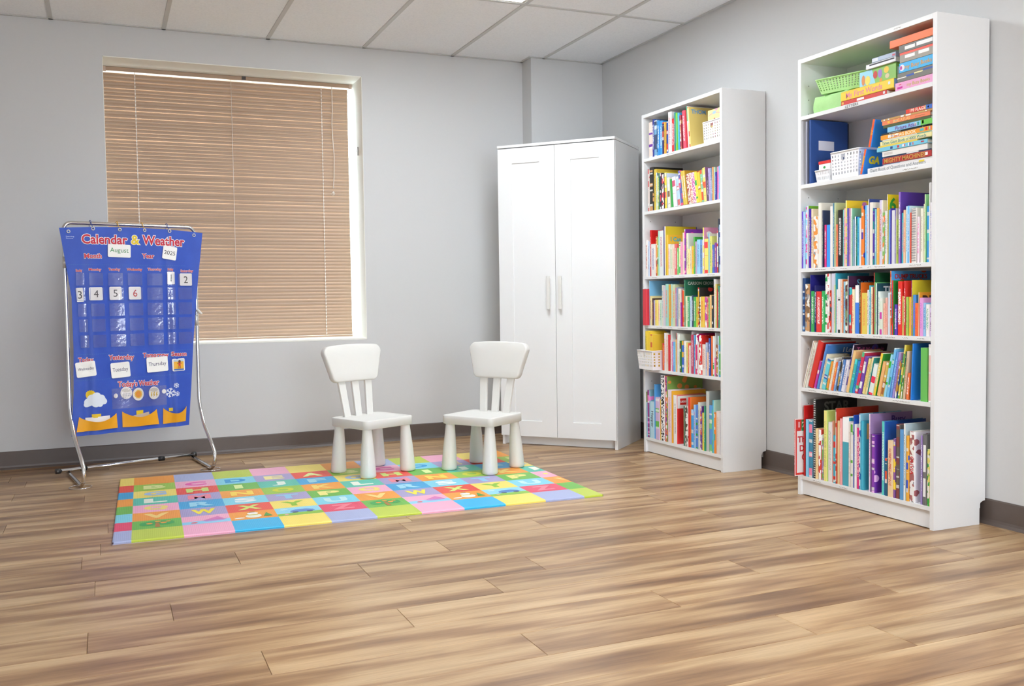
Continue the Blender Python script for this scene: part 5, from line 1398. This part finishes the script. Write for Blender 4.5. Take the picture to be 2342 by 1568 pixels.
stack = [('white book titled Giant Book of Questions and Answers, lowest of flat stack', -.032, ye, .022, .24, 'e9e7e6', 'Giant Book of Questions and Answers', '8f949a', .0, True, [(.80, .88, .5, .9, 'e8cf3a')]),
 ('thin white booklet with blue lettering above the Giant Book', -.120, ye, .006, .22, 'f0eff0', None, 'fff', .0, True, [(.02, .35, .3, .8, '9aaed6')]),
 ('red book titled Mighty Machines lying in the flat stack', -.119, ye+.004, .024, .23, 'b2322f', 'MIGHTY MACHINES', 'c9a34a', .01, True, [(.88, .93, .3, .8, 'efeae6')]),
 ('thin dark book lying above Mighty Machines', -.124, ye+.006, .0065, .22, '2c3550', None, 'fff', .02, True, [(.5, .75, .2, .9, 'e4e4e4')]),
 ('thick white hardback lying flat below the flag-dotted blue book', -.114, -.350, .023, .20, 'e9e4de', None, 'fff', .02, True, [(.04, .24, .25, .7, 'cfc6bf')]),
 ('light blue book with a row of small flags lying flat', -.087, -.352, .017, .21, '79c4dc', None, 'fff', .025, True, [(.28, .33, .2, .8, '2f3f78'), (.42, .46, .2, .8, 'c83a44'), (.52, .56, .2, .8, 'e8e8ec'), (.56, .58, .2, .8, 'd85a60'), (.64, .66, .15, .85, 'f2f2f2'), (.66, .685, .15, .85, '24489a'), (.72, .74, .2, .8, 'e05a5a'), (.88, .94, .4, .7, 'b8384a')]),
 ('thin yellow book lying under the cream book of words', -.092, -.30, .0065, .2, 'f1d04a', None, 'fff', .02, True, None),
 ('cream book titled Times Giant Book of 4000 Words', -.103, ye+.005, .018, .21, 'efe5a6', 'Times Giant Book of 4000 Words', '4a8f8a', .015, True, [(.58, .94, .1, .18, 'e8b8b0')]),
 ('thin white and green booklet lying under the flag book', -.116, ye, .0055, .2, 'd9dbd2', None, 'fff', .0, True, [(.7, .98, .2, .8, '5aa87a')]),
 ('orange book titled The Flag Book lying flat', -.104, ye, .019, .21, 'f0a02c', 'THE FLAG BOOK', 'fbeecb', .0, True, [(.15, .20, .25, .8, 'e8e8ee'), (.20, .21, .25, .8, '2f4f9a'), (.22, .26, .25, .8, '3f7ac8'), (.28, .36, .5, .8, 'f4f2ee'), (.28, .36, .25, .5, 'c83a3a'), (.76, .83, .25, .8, '4ab0b8'), (.86, .90, .2, .85, 'd83030'), (.92, .935, .2, .85, '2f9a4a'), (.935, .95, .2, .85, 'f4f2f0'), (.95, .965, .2, .85, 'd83a3a')]),
 ('thin black book with brown cover lying under the picture atlas', -.109, -.32, .0065, .2, '26241f', None, 'fff', .015, True, [(.2, .5, .3, .7, 'c8c4bc')]),
 ('light blue book titled Picture Atlas lying flat', -.146, ye, .021, .21, '8ac6e8', 'Picture Atlas', '7a3f9a', .0, True, [(.75, 1, .0, 1, '6cc04c'), (.62, .66, .2, .8, 'e8dcc0'), (.68, .72, .2, .8, '2f9a8a'), (.78, .82, .3, .9, 'e8c83a')]),
 ('dark green book lying under the bug atlas', -.120, -.365, .012, .21, '4c5a34', None, 'fff', .01, True, None),
 ('salmon orange book titled Bug Atlas lying flat', -.115, -.364, .017, .20, 'e8845a', 'BUG ATLAS', 'f2c878', .01, True, [(.12, .17, .3, .8, 'f0c030'), (.24, .33, .4, .6, 'a8a4a0'), (.70, .90, .42, .50, '7a4a3a')]),
 ('tan paperback lying flat on the bug atlas', -.109, ye+.004, .009, .19, 'c79a5e', None, 'fff', .01, True, [(.40, .46, .15, .9, 'f2efe8'), (.50, .60, .15, .9, 'f2efe8'), (.05, .08, .2, .8, 'f2efe8'), (.14, .17, .2, .8, 'f2efe8'), (.88, .90, .2, .8, 'f6f4f0')]),
 ('red paperback titled 199 Flags topping the flat stack', -.242, ye+.002, .017, .13, 'df4330', '199 FLAGS', 'f6ecd8', .0, True, [(.76, 1, 0, 1, '3a6ac0'), (.735, .76, 0, 1, 'f0c23a'), (.83, .88, .3, .7, 'bcd4f0')])]
for lab, yl, yr, th, dep, c, tx_, tcl, yw, pg, ex in stack:
    flat_item('book', lab, 'book', yl, yr, z, th, dep, c, tx_, tcl, 0, .004+bseed.uniform(-.002, .004), g, True, ex, .75, .42 if tx_ != '199 FLAGS' else .45); z += th
z = Z1+.0004; g = 'activity book boxes stacked on the top shelf'
boxes = [('pink activity box lettered my Busy Books, lowest of stack', -.184, ye, .033, 'e8a4cc', 'my Busy Books', 'c8b45a', [(.10, .17, .66, .74, 'd83a5a'), (.06, .20, .2, .45, 'd02a9a')], .62),
 ('grey box with slanting blue strip between pink and light blue boxes', -.195, ye, .036, '76736b', None, 'fff', [(.0, .26, .38, .48, 'f2efec'), (.26, .48, .42, .62, '2f55b0'), (.48, .72, .52, .66, 'e8e0a0'), (.72, 1, .6, .8, '2f55a8')], .5),
 ('light blue activity box lettered my Busy Books', -.204, ye, .039, '3db0e8', 'my Busy Books', 'd8a03a', None, .58),
 ('taupe box with red lid and two white labels', -.207, ye, .040, '9c968a', None, 'fff', [(0, 1, .78, 1, 'ee5a48'), (.16, .46, .36, .68, 'f2f0ee'), (.57, .88, .40, .72, 'f2f0ee')], .5),
 ('dark grey box with two white labels below the orange box', -.202, ye, .031, '69665f', None, 'fff', [(.18, .48, .28, .72, 'f2f0ee'), (.52, .98, .32, .80, 'f2f0ee')], .5),
 ('wide orange box topping the stack of activity boxes', -.153, ye, .031, 'ee7024', None, 'fff', None, .5)]
for lab, yl, yr, th, c, tx_, tcl, ex, txp in boxes:
    t = flat_item('activity_box', lab, 'box', yl, yr, z, th, .22, c, tx_, tcl, 0, .006, g, None, ex, .42, txp); z += th
    if lab.startswith('light blue'):
        obj('round_badge', MB().add([(-(.0865-.016)+.013*math.cos(2*PI*k/20), -.0006, .019+.013*math.sin(2*PI*k/20)) for k in range(20)], [tuple(range(20))]), ink('e8e4ee'), t)
        obj('round_badge', MB().add([(-(.0865-.011)+.006*math.cos(2*PI*k/12), -.0009, .019+.008*math.sin(2*PI*k/12)) for k in range(12)], [tuple(range(12))]), ink('b83a98'), t)
t = flat_item('book', 'red book lying flat under the thick yellow word book', 'book', .123, -.139, Z1+.0004, .018, .2, 'd0443c', None, 'fff', 0, .004, None, True, [(.36, .52, .25, .8, 'f4ecec'), (.02, .06, .25, .8, 'e8b04a'), (.93, .97, .2, .8, 'dfe6ee')])
t = flat_item('book', 'thick yellow book titled First Words lying flat on top shelf', 'book', .125, -.178, Z1+.019, .040, .2, 'f0cf3e', 'My First Words', 'e88a9a', 0, .004, None, '8fb4e4', [(.90, .94, .45, .75, 'dfe8f0')], .6, .45, .004)
t = thing('carton', 'small storybook carton with painted animals standing on the yellow book', 'box', (XFB+.03, CYB-.062, Z1+.0596), (0, 0, -PI/2))
obj('carton_body', MB().box(-.102, .102, 0, .05, 0, .068), mat('ct', hx('8cc060'), .4), t, bevel=.001)
obj('sky_print', MB().add([(-.102, -.0003, .002), (-.01, -.0003, .002), (-.03, -.0003, .066), (-.102, -.0003, .066)], [(0, 1, 2, 3)]), ink('9ad4ea'), t)
for px, pz, rx, rz, cc in ((-.055, .025, .015, .020, 'ecd860'), (-.08, .03, .010, .022, 'd88a4a'), (-.012, .040, .012, .016, 'c83a30'), (.015, .040, .012, .018, 'a078c8'), (.05, .048, .014, .014, 'e8c040'), (.055, .022, .012, .010, 'd8c8a0'), (.02, .012, .008, .008, 'e89a4a')):
    obj('figure_print', MB().add([(px+rx*math.cos(2*PI*k/14), -.0007, pz+rz*math.sin(2*PI*k/14)) for k in range(14)], [tuple(range(14))]), ink(cc), t)
obj('barcode_label', MB().add([(.1024, .008, .01), (.1024, .042, .01), (.1024, .042, .05), (.1024, .008, .05)], [(0, 1, 2, 3)]), ink('dcdce4'), t)
t = flat_item('binder', 'white binder with black label lying on the storybook carton', 'binder', -.007, -.172, Z1+.1285, .020, .2, 'ecebf0', None, 'fff', 0, .02, None, True, [(.12, .96, .55, .85, '2c2830')])
t = flat_item('box', 'grey blue box lying on the white binder on top shelf', 'box', -.040, -.172, Z1+.149, .019, .19, 'a9b8cf', None, 'fff', 0, .02, None, None, [(.02, .26, .15, .85, 'dfe2ea'), (.86, .98, .2, .6, 'c85a6a')])

# ------------------------------------------------------------------ baskets
def basket(name, label, x, y, z, wx, wy, h, m_, rot=0, taper=.88, tiltx=0, rows=5, colsx=8, colsy=7, cut=True):
    """openwork plastic basket: four slotted walls, base and rim. wx along the shelf, wy depth"""
    root = thing(name, label, 'basket', (x, y, z), (tiltx, 0, rot))
    def wall(p0, p1, q0, q1, ncol, handle):
        # p: bottom corners, q: top corners; lattice of bars leaves real holes
        p0, p1, q0, q1 = (Vector(v) for v in (p0, p1, q0, q1)); nrm = (p1-p0).cross(q0-p0).normalized()
        mb_ = MB(); th = .0022
        def P(u, v): return (p0*(1-u)+p1*u)*(1-v)+(q0*(1-u)+q1*u)*v
        def patch(u0, u1, v0, v1):
            a = [P(u0, v0), P(u1, v0), P(u1, v1), P(u0, v1)]; b_ = [p-nrm*th for p in a]
            mb_.add(a+b_, [(0, 1, 2, 3), (7, 6, 5, 4), (0, 4, 5, 1), (1, 5, 6, 2), (2, 6, 7, 3), (3, 7, 4, 0)])
        v_lo, v_hi = .16, .90
        patch(0, 1, 0, v_lo); patch(0, 1, v_hi, 1)
        us = [k/ncol for k in range(ncol+1)]; m_u = .31/ncol; vs_ = [v_lo+(v_hi-v_lo)*k/rows for k in range(rows+1)]; m_v = .27*(v_hi-v_lo)/rows
        for k in range(ncol+1):
            a0, a1 = max(0, us[k]-m_u), min(1, us[k]+m_u)
            if handle and k == ncol//2: patch(a0, a1, v_lo, vs_[rows-2]); continue
            patch(a0, a1, v_lo, v_hi)
        for k in range(1, rows):
            for j in range(ncol):
                a0, a1 = us[j]+m_u, us[j+1]-m_u
                if handle and k == rows-1 and j in (ncol//2-1, ncol//2): continue
                patch(a0, a1, vs_[k]-m_v, vs_[k]+m_v)
        return mb_
    a, b_ = wx/2, wy/2; A_, B_ = a*taper, b_*taper
    bt = [(-A_, -B_, .002), (A_, -B_, .002), (A_, B_, .002), (-A_, B_, .002)]; tp = [(-a, -b_, h), (a, -b_, h), (a, b_, h), (-a, b_, h)]
    for k in range(4):
        j = (k+1) % 4; obj('slotted_side', wall(bt[k], bt[j], tp[k], tp[j], colsx if k % 2 == 0 else colsy, cut and k == 0), m_, root)
    obj('base', MB().box(-A_, A_, -B_, B_, 0, .003), m_, root)
    rim = [(p, q, h) for p, q in rrect(wx+.004, wy+.004, .01, 4)]
    obj('rim', MB().tube(rim, .0032, 6, True), m_, root)
    return root
WBK = mat('white_basket', hx('f2f1f3'), .4); GBK = mat('green_basket', hx('b6e698'), .42)
basket('basket', 'white slotted basket with handle hole beside the blue binder', XFB+.075, CYB+.112, Z2+.0005, .172, .125, .118, WBK, -PI/2, .93, 0, 6, 9, 6)
basket('basket', 'small white slotted basket holding a red-topped box', XFB+.062, CYB+.252, Z2+.0005, .094, .10, .052, WBK, -PI/2, .86, 0, 2, 9, 7, False)
t = thing('card_box', 'white card box with red top edge in the small white basket', 'box', (XFB+.062, CYB+.252, Z2+.004), (0, 0, -PI/2))
obj('box_body', MB().box(-.036, .036, -.036, .034, 0, .078), PAPER, t); obj('red_band', MB().box(-.0375, .0375, -.0375, .0355, .078, .091), ink('dc342f'), t)
obj('leaf_mark', MB().add([(.0+.008*math.cos(2*PI*k/10), -.0364, .062+.006*math.sin(2*PI*k/10)) for k in range(10)], [tuple(range(10))]), ink('3a9a4a'), t)
gb = basket('basket', 'green slotted basket resting on a green cloth on top shelf', XFB+.115, CYB+.185, Z1+.078, .235, .19, .062, GBK, -PI/2+.30, .84, .0, 5, 15, 12, False)
# crumpled green cloth below it
m, nt, b = nodes('green_cloth'); GCL = m
tc = N(nt, 'ShaderNodeTexCoord'); f = noise(nt, tc.outputs['Object'], 26, 4); nt.links.new(mixc(nt, f, hx('a6d588'), hx('b9e3a0')), b.inputs['Base Color']); b.inputs['Roughness'].default_value = .8; bump(nt, b, f, .5, .006)
mb_ = MB(); nu, nv = 40, 10; vs = []
rc = random.Random(4); ph = [rc.uniform(0, 6) for _ in range(6)]
for j in range(nv+1):
    v = j/nv; z_ = .074*v; bul = .006*math.sin(PI*v)
    for i in range(nu):
        a = 2*PI*i/nu; ca, sa = math.cos(a), math.sin(a); e = .35
        x_ = math.copysign(abs(ca)**e, ca)*(.110+bul); y_ = math.copysign(abs(sa)**e, sa)*(.085+bul)
        w_ = .0035*math.sin(5*a+ph[0]+3*v)+.003*math.sin(9*a+ph[1]-5*v)
        vs.append((x_*(1+w_*4), y_*(1+w_*4), max(.0, z_+(.004*math.sin(3*a+ph[2])*v))))
fs = [(j*nu+i, j*nu+(i+1) % nu, (j+1)*nu+(i+1) % nu, (j+1)*nu+i) for j in range(nv) for i in range(nu)] + [tuple(range(nu-1, -1, -1)), tuple(nv*nu+i for i in range(nu))]
mb_.add(vs, fs, 0, True)
tag(obj('cloth_pouch', mb_, GCL, None, (XFB+.115, CYB+.232, Z1+.0005), (0, 0, -PI/2)), 'soft bright green cloth pouch on the top shelf under a basket', 'pouch')

# blue binders on the second shelf
def binder(name, label, y, t_, h_, c, d_=.235, lab=False, off=.006):
    b_ = obj(name, cover_mesh(t_, d_, h_, True), mat('bd_'+c, hx(c), .5), None, (XFB+off, CYB+y, Z2+.0006), (0, 0, -PI/2))
    tag(b_, label, 'binder', 'binders on the second shelf')
    obj('pages', MB().box(-t_/2+.003, t_/2-.003, .02, d_-.012, .004, h_-.008), PAPER, b_)
    if lab:
        obj('name_label', MB().add([(t_/2+.0005, .045, h_*.53), (t_/2+.0005, .135, h_*.53), (t_/2+.0005, .135, h_*.68), (t_/2+.0005, .045, h_*.68)], [(0, 1, 2, 3)]), ink('d9dce8'), b_)
    return b_
binder('binder', 'slim grey folder at the end of the second shelf beside dark binder', .350, .011, .285, 'a2a2b4')
binder('binder', 'slim dark navy binder between grey folder and blue binder', .338, .009, .285, '3a4058')
binder('binder', 'large blue binder with white name label on its front', .3255, .0115, .288, '2a4f93', .215, True)
# two leaning activity books and small boxes
t = make_book('book', .014, .105, .10, True, 'f0642c', 'f4d43a', '2f84dc', 0, 's:GAMES_1:f6d83a', (XFB+.006, CYB+.005, Z2+.004), (0, math.radians(14), -PI/2))
tag(t, 'small orange-spined book titled Games leaning beside the white basket', 'book')
vs, fs, x0, x1, y0, y1 = text2d('GA', .05); k = .062/(x1-x0)
obj('title', MB().add([(.0078, .022+(p-x0)*k, .045+(q_-y0)*k) for p, q_ in vs], fs), ink('e6d62e'), t)
t = thing('letter_box', 'purple and white box with printed letters behind the white basket', 'box', (XFB+.135, CYB-.002, Z2+.0005), (0, 0, -PI/2))
obj('box_body', MB().box(-.035, .035, 0, .05, 0, .168), mat('lbx', hx('b49ad4'), .4), t, bevel=.001)
obj('white_band', MB().box(-.0355, .0355, -.0008, .0508, .06, .128), PAPER, t)
vs, fs, x0, x1, y0, y1 = text2d('Reading', .02); k = .058/(x1-x0)
obj('title', MB().add([((p-(x0+x1)/2)*k, -.0014, .108+q_*k) for p, q_ in vs], fs), ink('3a6a9a'), t)
t = make_book('book', .016, .115, .10, True, 'ee5f2a', 'f4d43a', '2f84dc', 0, 's:7_D:f6d83a', (XFB+.06, CYB-.050, Z2+.150), (0, math.radians(10), -PI/2))
tag(t, 'orange-spined blue book perched above the Games book against the flat stack', 'book')
t.location = (XFB+.012, CYB-.036, Z2+.1125); t.rotation_euler = (0, math.radians(13), -PI/2)

# wardrobe-side bookcase baskets
basket('basket', 'white slotted basket with pale yellow fairy books in it', XFS+.085, CYS-.289, Z1+.0005, .164, .14, .112, WBK, -PI/2, .94, 0, 6, 8, 6)
for k in range(3):
    t = make_book('book', .022, .168, .125, False, 'efe0a4', 'e8a8b8', 'f0e2a0', 2, None, (XFS+.035+.0*k, CYS-.332+.0*k, Z1+.02), (0, 0, 0))
    t.location = (XFS+.028+.027*k, CYS-.296, Z1+.006); t.rotation_euler = (0, 0, 0)
    # stands with its front cover facing the room
    t.rotation_euler = (0, 0, -PI)
    t.location = (XFS+.040+.026*k, CYS-.296+.0625, Z1+.0055)
    tag(t, ('pale yellow paperback facing the room in the white basket', 'pale yellow paperback in the middle of the white basket', 'pale yellow paperback at the back of the white basket')[k], 'book', 'pale yellow paperbacks in the top basket')
    if k == 0:
        # pastel cover art on the room side
        dz = .168
        for (py, pz, rx, rz, cc) in ((.045, .098, .022, .016, 'f2c4cc'), (.080, .098, .022, .016, 'f2c4cc'), (.0625, .095, .006, .018, 'd8925a'), (.0625, .116, .006, .006, 'a8543a'), (.06, .15, .016, .008, 'a8c8dc')):
            obj('cover_art', MB().add([(.0116, py+rx*math.cos(2*PI*i/14), pz+rz*math.sin(2*PI*i/14)) for i in range(14)], [tuple(range(14))]), ink(cc), t)
        obj('cover_art', MB().add([(.0114, .004+.117*i/12, .136+.010*math.sin(PI*i/12)) for i in range(13)]+[(.0114, .121-.117*i/12, .140+.010*math.sin(PI*(12-i)/12)) for i in range(13)], [tuple(range(26))]), ink('e8a0b0'), t)
basket('basket', 'white slotted basket jutting out with yellow books standing in it', XFS+.040, CYS+.291, .5075, .168, .20, .112, WBK, -PI/2, .90, 0, 5, 9, 6)
yb = .338
for k, (t_, h_, c1, c2, pat, w_) in enumerate(((.014, .222, 'f0d23c', '3a3a2c', 1, 'yellow with black lettering'), (.022, .224, 'f2d030', 'e0b820', 0, 'plain bright yellow'), (.020, .218, 'eecb34', '3a8a4a', 0, 'golden yellow'), (.024, .205, 'f0c840', 'd8622a', 2, 'yellow and orange patterned'))):
    yb -= t_
    o = make_book('book', t_-.001, h_, .115, False, c1, c2, '.', pat, None, (XFS-.025, CYS+yb+t_/2, .5115), (0, 0, -PI/2))
    tag(o, '%s book standing in the jutting white basket' % w_, 'book', 'yellow books in the jutting basket')
for y, w_ in ((.1156, 'after the jutting basket'), (-.0971, 'in the middle'), (-.3202, 'towards the open end')):
    tag(obj('bookend', MB().box(XFS+.012, XFS+.20, CYS+y-.0014, CYS+y+.0014, .5075, .742), WHITE), 'thin white divider panel %s of the fifth shelf, bookcase beside wardrobe' % w_, 'divider', 'white dividers among the books')
